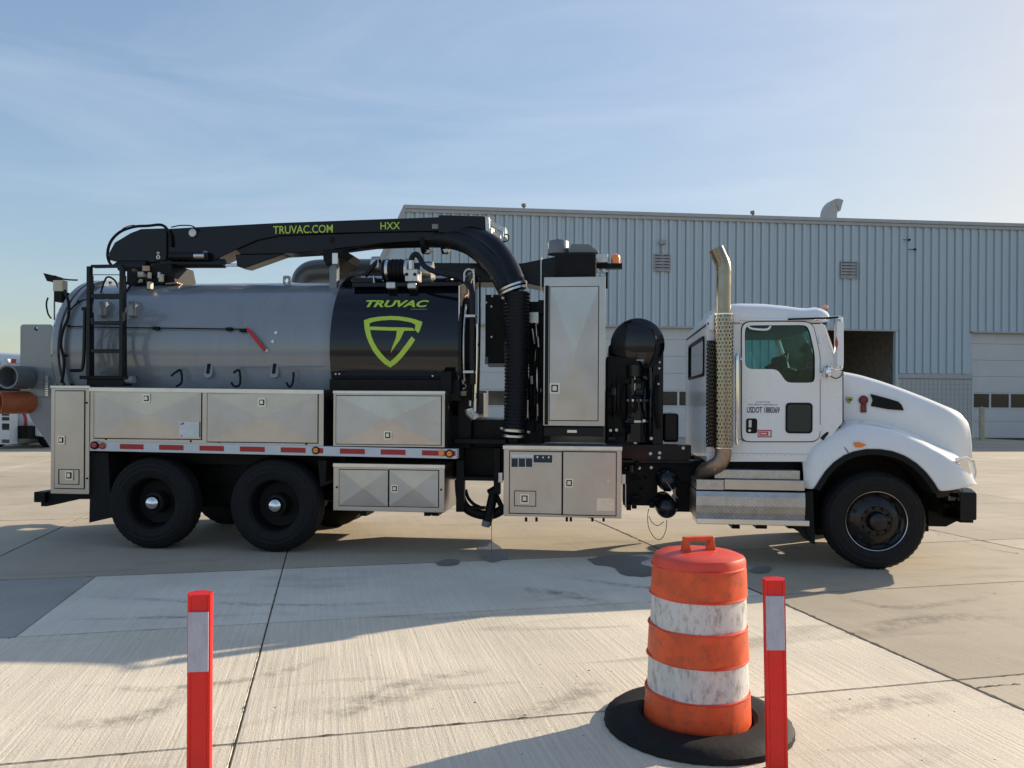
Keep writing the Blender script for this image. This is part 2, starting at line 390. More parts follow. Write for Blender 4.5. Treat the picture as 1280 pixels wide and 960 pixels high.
# ------------------------------------------------------------------ ground
m = MB(); g = 2500.
m.add([(-g, -g, -.03), (g, -g, -.03), (g, g, -.03), (-g, g, -.03)], [(0, 1, 2, 3)])
tag(m.build('ground', 'concrete_base'), kind='structure')
m = MB(); m.add([(-60, -6, -.018), (60, -6, -.018), (60, 48, -.018), (-60, 48, -.018)], [(0, 1, 2, 3)]); tag(m.build('joint_bed', 'crack'), kind='structure')
pav = empty('pavement'); tag(pav, kind='structure')
us = [-4.1, 0.0, 4.1, 6.28, 8.3, 12.4, 16.5, 20.6, 24.7, 28.8, 32.9, 37.0, 41.1, 45.2]
vsx = [-29.2, -24.8, -20.5, -16.2, -11.95, -7.71, -3.47, -.44, 3.80, 8.04, 12.28, 16.5, 20.8, 25.1, 29.4, 33.6]
def slab(u0, u1, v0, v1, mt):
    g2 = .004; c = (U * ((u0 + u1) / 2) + V * ((v0 + v1) / 2)); hu, hv = (u1 - u0) / 2 - g2, (v1 - v0) / 2 - g2
    q = MB(); b = .006
    ring = lambda hu, hv, z: [(V * sx * hv + U * sy * hu + Vector((0, 0, z))) for sx, sy in ((-1, -1), (1, -1), (1, 1), (-1, 1))]
    q.add(ring(hu, hv, -.05) + ring(hu, hv, -b) + ring(hu - b, hv - b, 0),
          [(i, (i + 1) % 4, (i + 1) % 4 + 4, i + 4) for i in range(4)] + [(i + 4, (i + 1) % 4 + 4, (i + 1) % 4 + 8, i + 8) for i in range(4)] + [(8, 9, 10, 11)])
    o = q.build('concrete_slab', mt, pav, loc=c, sharp=20); return o
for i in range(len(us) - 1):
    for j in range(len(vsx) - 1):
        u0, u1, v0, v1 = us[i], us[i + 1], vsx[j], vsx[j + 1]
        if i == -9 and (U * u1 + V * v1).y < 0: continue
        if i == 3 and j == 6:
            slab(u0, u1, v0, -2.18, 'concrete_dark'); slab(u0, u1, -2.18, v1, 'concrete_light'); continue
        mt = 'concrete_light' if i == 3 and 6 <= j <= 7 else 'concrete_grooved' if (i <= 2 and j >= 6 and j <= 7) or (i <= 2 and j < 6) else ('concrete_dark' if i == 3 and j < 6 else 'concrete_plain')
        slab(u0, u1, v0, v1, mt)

def blotch(name, pts, mt, z, kind='structure'):
    P = [gp(*p) for p in pts]; P = smooth(P + [P[0]], 4)[:-1]
    c = sum(P, Vector()) / len(P); q = MB(); n = len(P)
    P = [p + (p - c) * random.uniform(-.05, .05) for p in P]
    q.add([(p.x, p.y, z) for p in P] + [(c.x, c.y, z)], [(i, (i + 1) % n, n) for i in range(n)])
    o = q.build(name, mt); tag(o, kind=kind); return o
blotch('wet_patch', [(596, 683), (612, 676), (628, 686), (636, 697), (618, 703), (602, 698)], 'wet', .004)
blotch('wet_patch', [(545, 703), (560, 699), (575, 701), (572, 706), (556, 708), (546, 706)], 'wet', .004)
blotch('wet_patch', [(735, 699), (770, 694), (812, 697), (800, 704), (820, 712), (808, 721), (780, 719), (765, 709), (742, 706)], 'wet', .004)
blotch('wet_patch', [(935, 713), (950, 708), (964, 710), (960, 716), (942, 717)], 'wet', .004)
def crack(pts, w):
    P = [gp(*p) for p in pts]; Q = []
    for i in range(len(P) - 1):
        for k in range(7):
            Q.append(P[i].lerp(P[i + 1], k / 7) + Vector((random.uniform(-1, 1), random.uniform(-1, 1), 0)) * w * 1.6)
    q = MB(); vs = []
    for i, p in enumerate(Q):
        ww = w * random.uniform(.3, 1.2); vs += [(p.x, p.y - ww, .004), (p.x, p.y + ww, .004)]
    q.add(vs, [(2 * i, 2 * i + 2, 2 * i + 3, 2 * i + 1) for i in range(len(Q) - 1)]); tag(q.build('crack', 'crack'), kind='structure')
crack([(1172, 667), (1192, 673), (1215, 680), (1240, 687), (1280, 693)], .012)
crack([(1215, 861), (1240, 858), (1280, 855)], .006)
def rough_joint(a, b, w, n):
    Q = [a.lerp(b, k / n) for k in range(n + 1)]; q = MB(); vs = []; d = (b - a).normalized(); s_ = Vector((-d.y, d.x, 0))
    for p in Q:
        l_, r_ = w * random.uniform(.25, 1) * (2.6 if random.random() < .06 else 1), w * random.uniform(.25, 1) * (2.6 if random.random() < .06 else 1)
        vs += [p - s_ * l_ + Vector((0, 0, .0035)), p + s_ * r_ + Vector((0, 0, .0035))]
    q.add(vs, [(2 * i, 2 * i + 2, 2 * i + 3, 2 * i + 1) for i in range(n)]); tag(q.build('joint_filler', 'crack'), kind='structure')
for vv, w_ in ((-.44, .0045), (3.80, .015), (-3.47, .008), (8.04, .008)): rough_joint(U * 1.5 + V * vv, U * 14 + V * vv, w_, 420)
for uu, w_ in ((4.1, .006), (6.28, .004), (8.3, .006), (12.4, .006)): rough_joint(U * uu + V * -9, U * uu + V * 10, w_, 500)
def mark_material():
    m, t, p = nodes('tyre_mark'); l = t.links; p.inputs['Base Color'].default_value = (.06, .055, .05, 1); p.inputs['Roughness'].default_value = .85
    uv = t.nodes.new('ShaderNodeUVMap'); sx = t.nodes.new('ShaderNodeSeparateXYZ'); l.new(uv.outputs[0], sx.inputs[0])
    def M(op, a, b=None):
        n = t.nodes.new('ShaderNodeMath'); n.operation = op; n.use_clamp = op == 'MULTIPLY'
        for i, q in enumerate((a, b)):
            if q is None: continue
            if isinstance(q, (int, float)): n.inputs[i].default_value = q
            else: l.new(q, n.inputs[i])
        return n.outputs[0]
    def MA(a):
        n = t.nodes.new('ShaderNodeMath'); n.operation = 'MULTIPLY'; n.inputs[1].default_value = 3.1416; l.new(a, n.inputs[0]); return n.outputs[0]
    e = M('MULTIPLY', M('SINE', MA(sx.outputs['Y'])), M('SINE', MA(sx.outputs['X'])))
    g_ = t.nodes.new('ShaderNodeNewGeometry'); nz_ = t.nodes.new('ShaderNodeTexNoise'); nz_.inputs['Scale'].default_value = 9; nz_.inputs['Detail'].default_value = 8; nz_.inputs['Roughness'].default_value = .75
    l.new(g_.outputs['Position'], nz_.inputs['Vector'])
    rr = t.nodes.new('ShaderNodeMapRange'); rr.inputs['From Min'].default_value = .42; rr.inputs['From Max'].default_value = .7; l.new(nz_.outputs['Fac'], rr.inputs['Value'])
    l.new(M('MULTIPLY', M('MULTIPLY', e, rr.outputs[0]), .5), p.inputs['Alpha'])
mark_material()
def tyre_mark(pts, w):
    P = smooth([gp(*p) for p in pts], 8); q = MB(); vs = []; uvs = []
    for i, p in enumerate(P):
        d = (P[min(i + 1, len(P) - 1)] - P[max(i - 1, 0)]).normalized(); s_ = Vector((-d.y, d.x, 0))
        vs += [p - s_ * w + Vector((0, 0, .002)), p + s_ * w + Vector((0, 0, .002))]; uvs += [(i / (len(P) - 1), 0), (i / (len(P) - 1), 1)]
    q.add(vs, [(2 * i, 2 * i + 2, 2 * i + 3, 2 * i + 1) for i in range(len(P) - 1)]); o = q.build('tyre_mark', 'tyre_mark'); tag(o, kind='structure')
    ul = o.data.uv_layers.new(name='UVMap')
    for lp in o.data.loops: ul.data[lp.index].uv = uvs[lp.vertex_index]
for pts, w_ in (([(90, 855), (180, 862), (270, 855), (360, 838), (420, 815)], .06), ([(40, 895), (100, 905), (160, 900), (210, 880), (260, 850)], .10), ([(390, 905), (440, 885), (500, 868), (560, 850)], .16), ([(430, 880), (520, 850), (620, 838)], .08),
                ([(100, 745), (240, 752), (380, 757), (520, 752)], .07), ([(60, 775), (200, 772), (340, 768)], .05), ([(700, 720), (820, 735), (950, 728)], .08), ([(1050, 800), (1150, 775), (1270, 770)], .14), ([(1010, 905), (1100, 880), (1200, 870)], .10), ([(1040, 745), (1130, 760), (1240, 745)], .08),
                ([(620, 905), (700, 880), (760, 850)], .12), ([(640, 735), (700, 742), (780, 760)], .12)):
    tyre_mark(pts, w_)
# loose stones
q = MB()
for k in range(230):
    px, py = random.uniform(0, 1280), random.uniform(730, 955)
    if random.random() < .5: px, py = random.gauss(760, 130), random.gauss(860, 40)
    if py < 725 or py > 958: continue
    c = gp(px, py); r = random.uniform(.0015, .005) * (1.7 if random.random() < .1 else 1)
    vs = [c + Vector((math.cos(a) * r * random.uniform(.7, 1.3), math.sin(a) * r * random.uniform(.7, 1.3), .0)) for a in (0, 1.05, 2.1, 3.14, 4.2, 5.25)]
    q.add([(v.x, v.y, 0) for v in vs] + [(c.x + r * .3, c.y, r * .7)], [(i, (i + 1) % 6, 6) for i in range(6)])
tag(q.build('loose_stones', 'stone'), 'scattered small dark stones and grit on the grooved concrete', 'gravel', kind='stuff')

# ------------------------------------------------------------------ warehouse
bo = gp(1250, 548); BA = R(5.6)
B = Frame(bo.x, bo.y, BA)
bld = empty('warehouse', bo, BA); tag(bld, 'long blue grey metal clad warehouse with overhead doors behind the truck', 'warehouse')
EZ = B(1250, 287.5, 0)[1]                 # top of siding
HZ = B(1250, 415, 0)[1]                   # door head
def bx(px): return B(px, 430, 0)[0]
XL = bx(507)
PITCH = (bx(1280) - bx(760)) / 51.0
w = PITCH
prof = [(0, .04), (.02, .04), (.045, -.075), (w * .44, -.075), (w * .53, -.012), (w * .94, -.012), (w * .96, .05), (w, .05)]
def panel_mesh():
    q = MB(); n = len(prof)
    q.add([(x, y, 0) for x, y in prof] + [(x, y, 1) for x, y in prof], [(i, i + 1, i + 1 + n, i + n) for i in range(n - 1)])
    return q.mesh('siding_panel', 'siding', sharp=15)
pm = panel_mesh()
x_d1a, x_d1b = bx(575), bx(703); x_d2a, x_d2b = bx(733), bx(872)
x_ba, x_bb = bx(972), bx(1119); x_ra, x_rb = bx(1216), bx(1216) + 9.6
x_ma, x_mb = bx(1122), bx(1214); MZ = B(1168, 467, 0)[1]
XR = x_rb + 14
k0 = math.floor((XL - bx(760)) / w); x = bx(760) + k0 * w
while x < XR:
    xm = x + w / 2; z0 = .02
    for a, b in ((x_d1a, x_d1b), (x_d2a, x_d2b), (x_ba, x_bb), (x_ra, x_rb)):
        if a < xm < b: z0 = HZ
    if x_ma - .1 < xm < x_mb + .1: z0 = MZ
    place(pm, 'siding_panel', bld, (x, 0, z0), (0, 0, 0), (1, 1, EZ - z0)); x += w
# slanted end to the left
xs = XL - 2.0
q = MB(); q.prism([(XL, .0), (XL, EZ), (xs, EZ - 4.2), (xs, 0)], .03, .1); q.build('end_panel', 'siding', bld)
q = MB(); q.prism([(XL - .12, EZ + .34), (XL + .12, EZ + .34), (xs + .1, EZ - 4.2), (xs - .15, EZ - 4.2)], -.16, .1); q.build('rake_trim', 'eave_trim', bld)
# shell: walls and roof
D = 26.0
q = MB(); q.box(xs, xs + .2, .12, D, 0, EZ - 4.2); q.box(XR - .2, XR, .12, D, 0, EZ); q.box(xs, XR, D, D + .2, 0, EZ); q.build('wall', 'siding', bld)
q = MB()
for a, b, zt in ((XL, x_d1a, 0), (x_d1b, x_d2a, 0), (x_d2b, x_ba, 0), (x_bb, x_ra, 0), (x_rb, XR, 0)): q.box(a, b, .08, .2, 0, HZ)
q.box(XL, XR, .08, .2, HZ, EZ); q.build('backing_wall', 'siding', bld)
q = MB(); q.prism([(.05, EZ), (D, EZ), (D, EZ + .5), (D * .5, EZ + 1.0), (.05, EZ + .05)], xs + 2.2, XR, 'x'); q.build('roof', 'roof_metal', bld)
q = MB(); q.box(XL - .05, XR, -.13, .1, EZ, EZ + .16); q.build('eave_trim', 'eave_trim', bld, bevel=.01)
q = MB(); q.box(XL - .1, XR, -.2, .12, EZ + .163, EZ + .34); q.build('gutter', 'eave_trim', bld, bevel=.015)
for a, b in ((x_d1a, x_d1b), (x_d2a, x_d2b), (x_ba, x_bb), (x_ra, x_rb)):
    q = MB(); q.box(a - .05, b + .05, -.09, .07, HZ - .06, HZ + .03); q.build('header_trim', 'eave_trim', bld)
# overhead doors
def oh_door(a, b, pw, phase=0, wz=(492.5, 509.5), wpx=1250):
    z0w, z1w = B(wpx, wz[1], .18)[1], B(wpx, wz[0], .18)[1]
    zs = [0.03, z0w - .72, z0w - .07, z1w + .07]
    while zs[-1] < HZ: zs.append(min(HZ + .05, zs[-1] + .86))
    d = MB(); d.box(a, b, .26, .3, 0, HZ); dr = d.build('overhead_door', 'door_panel', bld)
    for i in range(len(zs) - 1):
        p = MB()
        if i == 2:
            n = int((b - a) / pw); loops = [[(a, zs[2]), (b, zs[2]), (b, zs[3] - .012), (a, zs[3] - .012)]]
            for k in range(n + 1):
                x0 = a + .05 + k * pw + phase; x1 = x0 + pw - .10
                x0 = max(x0, a + .05)
                if x1 > b - .05: x1 = b - .05
                if x1 - x0 < .15: continue
                loops.append([(x0, z0w), (x1, z0w), (x1, z1w), (x0, z1w)])
                gq = MB(); gq.box(x0 - .01, x1 + .01, .215, .225, z0w - .01, z1w + .01); gq.build('pane', 'shop_glass', dr)
            p.plate(loops, .17, .25)
        else: p.box(a, b, .17, .25, zs[i], zs[i + 1] - .012)
        p.build('door_section', 'door_panel', dr)
oh_door(x_d1a, x_d1b, 1.12, phase=.25, wz=(488.5, 506.5), wpx=610)
oh_door(x_d2a, x_d2b, 1.12, phase=.3, wz=(489.5, 506.8), wpx=845)
oh_door(x_ra, x_rb, 1.12)
# open bay interior
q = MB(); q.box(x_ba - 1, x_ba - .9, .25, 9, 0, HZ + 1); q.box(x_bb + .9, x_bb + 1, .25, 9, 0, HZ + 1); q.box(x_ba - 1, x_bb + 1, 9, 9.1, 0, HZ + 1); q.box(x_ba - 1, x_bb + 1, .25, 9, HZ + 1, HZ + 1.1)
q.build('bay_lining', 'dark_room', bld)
for k in range(4):
    q = MB(); q.box(x_ba + k * 1.5, x_ba + k * 1.5 + .1, 6, 6.1, 0, 4.2); q.build('rack_post', 'louvre', bld)
q = MB(); q.box(x_ba, x_ba + 5, 5.8, 6.6, 2.6, 2.7); q.build('rack_shelf', 'louvre', bld)
q = MB(); q.box(x_bb - .02, x_bb + .12, -.08, .1, 0, HZ - .06); q.build('door_jamb', 'siding', bld)
# masonry infill
q = MB(); q.box(x_ma, x_mb, -.03, .05, 0, MZ); q.build('mortar', 'concrete_dark', bld)
bw, bh = (x_mb - x_ma) / 17, (MZ - .3) / 12
q = MB(); q.box(.006, bw - .008, -.05, 0, .006, bh - .008); bmesh_block = q.mesh('block', 'block')
for i in range(17):
    for j in range(12): place(bmesh_block, 'block', bld, (x_ma + i * bw, -.03 + random.uniform(-.004, .002), j * bh))
q = MB(); q.box(x_ma - .03, x_mb + .03, -.09, .05, MZ - .26, MZ - .03); q.build('sill_trim', 'eave_trim', bld)
for xx in (x_ma - .08, x_mb): 
    q = MB(); q.box(xx, xx + .08, -.1, .05, 0, MZ - .265); q.build('corner_trim', 'door_panel', bld)
# louvres
def vent(x0, y0, x1, y1, n=5):
    (xa, zb), (xb, za) = B(x0, y1, -.1), B(x1, y0, -.1)
    q = MB(); q.plate([[(xa, zb), (xb, zb), (xb, za), (xa, za)], [(xa + .05, zb + .05), (xb - .05, zb + .05), (xb - .05, za - .05), (xa + .05, za - .05)]], -.13, -.06); v = q.build('louvre_vent', 'louvre', bld)
    q = MB(); q.box(xa + .04, xb - .04, -.075, -.065, zb + .04, za - .04); q.build('vent_backing', 'hole', v)
    h = (za - zb - .1) / n
    for k in range(n):
        z = zb + .05 + k * h; q = MB(); q.prism([(-.125, z + .01), (-.12, z), (-.08, z + h * .8), (-.085, z + h * .82)], xa + .05, xb - .05, 'x'); q.build('slat', 'louvre', v)
vent(817, 318, 838, 339); vent(1051, 327, 1072, 348); vent(629, 312, 638, 327, 4)
x, z = B(828, 303, -.2); q = MB(); q.box(x - .14, x + .17, -.3, -.06, z - .1, z + .12); wl = q.build('wall_lamp', 'louvre', bld, bevel=.03)
q = MB(); q.tube([(x, -.1, z - .1), (x, -.1, z - .62)], .02, 6); q.build('conduit', 'louvre', bld)
for px, py in ((1136, 300), (1143, 312)):
    x, z = B(px, py, -.15); q = MB(); q.lathe([(0, -.05), (.05, -.05), (.06, .05), (0, .08)], (x, -.2, z), 'y', 10); q.tube([(x, -.15, z), (x - .3, -.06, z + .03)], .015, 5); q.build('camera_bracket', 'black_matte', bld)
# roof things (each moves with the roof)
xg, zg = B(1036, 272, 1.0); q = MB()
pts = smooth([(xg, 1.0, zg - .4), (xg, 1.0, zg + .25), (xg + .25, 1.0, zg + .62), (xg + .55, 1.0, zg + .58)], 5)
hw = [.36, .36]; rows = []
for i, p in enumerate(pts):
    t = (pts[min(i + 1, len(pts) - 1)] - pts[max(i - 1, 0)]).normalized(); nrm = Vector((-t.z, 0, t.x)); r = .3
    rows.append([p + nrm * r + Vector((0, -.32, 0)), p + nrm * r + Vector((0, .32, 0)), p - nrm * r + Vector((0, .32, 0)), p - nrm * r + Vector((0, -.32, 0)), p + nrm * r + Vector((0, -.32, 0))])
q.grid(rows); gv = q.build('roof_vent_hood', 'eave_trim', bld, recalc=True)
t = (pts[-1] - pts[-2]).normalized(); nrm = Vector((-t.z, 0, t.x)); c = pts[-1] - t * .02
q = MB(); q.add([c + nrm * .28 + Vector((0, -.3, 0)), c + nrm * .28 + Vector((0, .3, 0)), c - nrm * .28 + Vector((0, .3, 0)), c - nrm * .28 + Vector((0, -.3, 0))], [(0, 1, 2, 3)]); q.build('vent_screen', 'hole', gv)
for px, py, h in ((655, 262, .28), (941, 270, .25)):
    x, z = B(px, py, .5); q = MB(); q.tube([(x, .5, z - .4), (x, .5, z + h - .1)], .07, 8); q.lathe([(0, .0), (.13, .0), (.13, .12), (0, .16)], (x, .5, z + h - .12), 'z', 10); q.build('roof_pipe', 'grey_cap', bld)
# bollard
p = gp(1227, 550.5); q = MB(); q.lathe([(.125, 0), (.125, B(1227, 511, -.6)[1]), (.1, B(1227, 509, -.6)[1]), (0, B(1227, 508.5, -.6)[1] + .02)], (0, 0, 0), 'z', 16)
bo_ = q.build('bollard', 'bollard_paint', loc=p); tag(bo_, 'worn yellowish steel bollard in front of the right overhead door', 'bollard')

# ------------------------------------------------------------------ vacuum truck
T = Frame(3.767, 8.08, -R(6.5)); TW = 2.45
trk = empty('vacuum_truck', T.o, T.a)
tag(trk, 'white cab vacuum truck with grey tank, black boom and stainless tool boxes on concrete', 'truck')
def part(q, name, mt, parent=None, **k): return q.build(name, mt, parent or trk, **k)
def TB(q, x0, x1, y0, y1, ya, yb):
    xm, ym = (x0 + x1) / 2, (y0 + y1) / 2
    return q.box(T(x0, ym, ya)[0], T(x1, ym, ya)[0], ya, yb, T(xm, y1, ya)[1], T(xm, y0, ya)[1])
def TP(pts, ya): return [T(px, py, ya) for px, py in pts]
def T3(pts): return [T.p3(*p) for p in pts]
def tbox(name, mt, x0, x1, y0, y1, ya, yb, parent=None, bevel=.006): 
    return part(TB(MB(), x0, x1, y0, y1, ya, yb), name, mt, parent, bevel=bevel)
def rrect(x0, x1, z0, z1, r, n=4):
    out = []
    for cx, cz, a in ((x1 - r, z1 - r, 0), (x0 + r, z1 - r, 90), (x0 + r, z0 + r, 180), (x1 - r, z0 + r, 270)):
        for k in range(n + 1): t = R(a + 90 * k / n); out.append((cx + r * math.cos(t), cz + r * math.sin(t)))
    return out

# --- wheels
def wheel(px, y0, rr=.51, rear=True, inward=1, hub=True):
    xc = T(px, 640, max(0, y0) if y0 < 1 else 0)[0]; wd = .27
    a = empty('wheel', (xc, y0, rr)); a.parent = trk
    s = inward
    def lug(k, r, h):
        return r + (.007 if (k % 2 and r > rr - .03) else 0)
    pr = [(.285, .045), (.30, .02), (.335, .006), (.375, -.001), (.38, -.004), (.386, -.001), (.42, .0), (.425, -.003), (.432, .001), (.462, .008), (.466, .005), (.470, .010), (rr - .023, .028), (rr - .012, .05), (rr - .004, .06), (rr - .004, .105), (rr - .014, .108), (rr - .014, .125), (rr - .003, .128), (rr - .003, .165),
          (rr - .014, .168), (rr - .014, .185), (rr - .004, .188), (rr - .004, .225), (rr - .012, .235), (rr - .023, .25), (.455, .265), (.40, .27), (.335, .265), (.285, .24)]
    q = MB(); q.lathe([(r, h * s) for r, h in pr], (0, 0, 0), 'y', 96, rad=lug); part(q, 'tyre', 'rubber', a, recalc=True)
    if rear:
        pr = [(.292, .03), (.298, .04), (.285, .05), (.275, .07), (.265, .18), (.25, .21), (.17, .22), (.125, .22)]
        q = MB(); q.lathe([(r, h * s) for r, h in pr], (0, 0, 0), 'y', 48); part(q, 'rim', 'black_matte', a, recalc=True)
        if hub:
            q = MB(); q.lathe([(.13, .2), (.115, .09), (.10, .08), (.09, .08)], (0, 0, 0), 'y', 32); part(q, 'hub', 'hole', a, recalc=True)
            q = MB(); q.lathe([(.093, .08)] + [(.093 * math.cos(R(t)), .08 - .085 * math.sin(R(t))) for t in range(10, 91, 10)], (0, 0, 0), 'y', 32); part(q, 'hub_cap', 'chrome', a, recalc=True)
    else:
        pr = [(.302, .02), (.302, .008), (.307, .005), (.309, .012)]
        q = MB(); q.lathe(pr, (0, 0, 0), 'y', 64); part(q, 'rim_edge', 'steel_trim', a, recalc=True)
        pr = [(.294, .03), (.28, .045), (.262, .055), (.24, .04), (.20, .015), (.155, .005), (.15, .012), (.10, .012)]
        q = MB(); q.lathe(pr, (0, 0, 0), 'y', 64); part(q, 'rim', 'rim_black', a, recalc=True)
        for k in range(10):
            t = R(36 * k + 10); c = (.227 * math.cos(t), .026, .227 * math.sin(t))
            q = MB(); q.lathe([(.0, -.004), (.024, -.002), (.024, .02)], c, 'y', 14); part(q, 'hand_hole', 'hole', a, recalc=True)
        for k in range(10):
            t = R(36 * k - 8); c = (.137 * math.cos(t), .012, .137 * math.sin(t))
            q = MB(); q.lathe([(.018, 0), (.018, -.035), (.012, -.042), (0, -.042)], c, 'y', 6); part(q, 'lug_nut', 'rim_black', a, recalc=True)
        q = MB(); q.lathe([(.105, .02), (.10, -.03), (.085, -.06), (.05, -.075), (0, -.08)], (0, 0, 0), 'y', 24); part(q, 'hub', 'rim_black', a, recalc=True)
    return xc
x1 = wheel(186.5, .0, rr=.525); x2 = wheel(341, .0, rr=.525); x3 = wheel(1096, .0, rr=.505, rear=False)
for px in (186.5, 341): wheel(px, .33, rr=.525, hub=False)
def wheel_far(xc, y0, rr=.525):
    a = empty('wheel', (xc, y0, rr)); a.parent = trk
    q = MB(); q.lathe([(.285, .02), (.40, .0), (.487, .03), (rr, .05), (rr, .22), (.487, .25), (.40, .27), (.285, .25), (.27, .13), (0, .13)], (0, 0, 0), 'y', 64, rad=lambda k, r, h: r + (.006 if k % 2 and r > .48 else 0)); part(q, 'tyre', 'rubber', a, recalc=True)
for xc in (x1, x2): wheel_far(xc, TW - .27); wheel_far(xc, TW - .60)
wheel_far(x3, TW - .27)
# axles, rails
for xc, zz in ((x1, .51), (x2, .51), (x3, .47)):
    q = MB(); q.tube([(xc, .28, zz), (xc, TW - .28, zz)], .07, 10)
    if xc != x3: q.lathe([(0, -.2), (.14, -.17), (.2, 0), (.14, .17), (0, .2)], (xc, 1.22, zz), 'x', 16)
    part(q, 'axle', 'chassis_black')
XB = T(62, 560, 0)[0]; XF = T(1200, 620, .3)[0]
for y in (.80, 1.58):
    q = MB(); q.box(XB + .3, XF - .1, y, y + .08, .78, 1.05); part(q, 'frame_rail', 'chassis_black', bevel=.01)
q = MB()
for k in range(9): q.box(XB + .7 + k * 1.05, XB + .8 + k * 1.05, .88, 1.58, .82, 1.0)
part(q, 'cross_members', 'chassis_black')
for xc in (x1, x2):
    for y in (.74, 1.62):
        q = MB(); q.tube(smooth([(xc - .55, y + .03, .72), (xc - .2, y + .03, .58), (xc + .2, y + .03, .58), (xc + .55, y + .03, .72)], 4), .045, 6); part(q, 'leaf_spring', 'chassis_black')

q = MB(); q.prism([(x1 - .25, .55), (x1 + .2, .42), (x2 - .2, .42), (x2 + .25, .55), (x2 + .1, .78), ((x1 + x2) / 2, .98), (x1 - .1, .78)], .64, .78); part(q, 'dark_gap_beam', 'chassis_black', bevel=.02)  # black beam added to darken the gap between the rear wheels
q = MB(); q.box(x1 - .6, x2 + .6, .66, .70, .62, 1.3); part(q, 'dark_gap_panel', 'chassis_black')  # black sheet added behind the same gap, hides the lit background
for xx in (x1 + .38, x2 + .42, x2 - .35): q = MB(); q.lathe([(0, -.1), (.085, -.09), (.095, 0), (.085, .09), (0, .1)], (xx, .70, .60), 'x', 18); part(q, 'brake_chamber', 'chassis_black', recalc=True)
# --- stainless boxes along the side
def frame_door(x0, x1, y0, y1, ya, parent, emboss=None, proud=.012, mt='steel'):
    """door panel; emboss 'x' = four facets meeting at a point"""
    (xa, zb), (xb, za) = T(x0, y1, ya), T(x1, y0, ya)
    q = MB(); yo = ya - proud
    if emboss:
        cx, cz = (xa + xb) / 2, (za + zb) / 2
        if emboss == 'tall': cx, cz = xa + (xb - xa) * .5, zb + (za - zb) * .49
        dp = .012
        q.add([(xa, yo, zb), (xb, yo, zb), (xb, yo, za), (xa, yo, za), (cx, yo - dp, cz), (xa, ya + .003, zb), (xb, ya + .003, zb), (xb, ya + .003, za), (xa, ya + .003, za)],
              [(0, 1, 4), (1, 2, 4), (2, 3, 4), (3, 0, 4), (0, 5, 6, 1), (1, 6, 7, 2), (2, 7, 8, 3), (3, 8, 5, 0)])
        d = q.build('door', 'steel_across', parent, sharp=.3); d.data.materials.append(MATS['steel_upright'])
        for k in (1, 3): d.data.polygons[k].material_index = 1
    else:
        q.box(xa, xb, yo, ya + .003, zb, za); d = q.build('door', mt, parent, bevel=.004)
    return d
def seam(x0, x1, y0, y1, ya, parent):
    (xa, zb), (xb, za) = T(x0, y1, ya), T(x1, y0, ya); g2 = .009
    q = MB(); q.plate([[(xa - g2, zb - g2), (xb + g2, zb - g2), (xb + g2, za + g2), (xa - g2, za + g2)], [(xa + .002, zb + .002), (xb - .002, zb + .002), (xb - .002, za - .002), (xa + .002, za - .002)]], ya - .003, ya + .002)
    q.build('door_seal', 'hole', parent)
def latch(px, py, ya, parent, s=.05, yo=.014):
    x, z = T(px, py, ya); l_ = MB(); l_.plate([rrect(x - s, x + s, z - s * 1.1, z + s * 1.1, .012), rrect(x - s * .68, x + s * .68, z - s * .72, z + s * .72, .006)][0:1], ya - yo - .010, ya - yo)
    lo = l_.build('latch', 'steel_trim', parent, bevel=.003)
    q = MB(); q.box(x - s * .66, x + s * .66, ya - yo - .0125, ya - yo - .0105, z - s * .7, z + s * .7); q.build('latch_recess', 'black_matte', parent)
    q = MB(); q.prism([(x - s * .45, z - s * .45), (x + s * .45, z - s * .45), (x + s * .4, z + s * .5), (x - s * .4, z + s * .5)], ya - yo - .022, ya - yo - .0127); q.build('latch_handle', 'steel_trim', parent, bevel=.003)
def bolts(pts, ya, parent):
    for px, py in pts:
        x, z = T(px, py, ya); q = MB(); q.lathe([(.013, 0), (.012, -.006), (0, -.008)], (x, ya, z), 'y', 8); q.build('bolt', 'black_matte', parent, recalc=True)
def cabinet(name, x0, x1, y0, y1, ya, depth, mt='steel', lip=True):
    c = tbox(name, mt, x0, x1, y0, y1, ya, ya + depth, bevel=.005)
    return c
c = cabinet('rear_cabinet', 63.5, 111.5, 485, 617.5, 0, .42)
seam(69, 106, 489, 610, 0, c); d = frame_door(69, 106, 489, 610, 0, c); latch(78, 550, 0, c, .045); 
x, z = T(87, 596, 0); q = MB(); q.plate([[(x - .13, z - .09), (x + .13, z - .09), (x + .13, z + .09), (x - .13, z + .09)], [(x - .122, z - .082), (x + .122, z - .082), (x + .122, z + .082), (x - .122, z + .082)]], -.0165, -.013); q.build('hatch_outline', 'hole', c)
latch(88, 594, 0, c, .05, .016); bolts([(108.5, 503.5), (109, 598)], 0, c)
q = MB(); TB(q, 62.5, 112, 482, 485.3, -.012, .45); q.build('cabinet_top_rail', 'steel_trim', c, bevel=.004)
c = cabinet('side_cabinet', 112.5, 404.5, 487.5, 558, 0, .42)
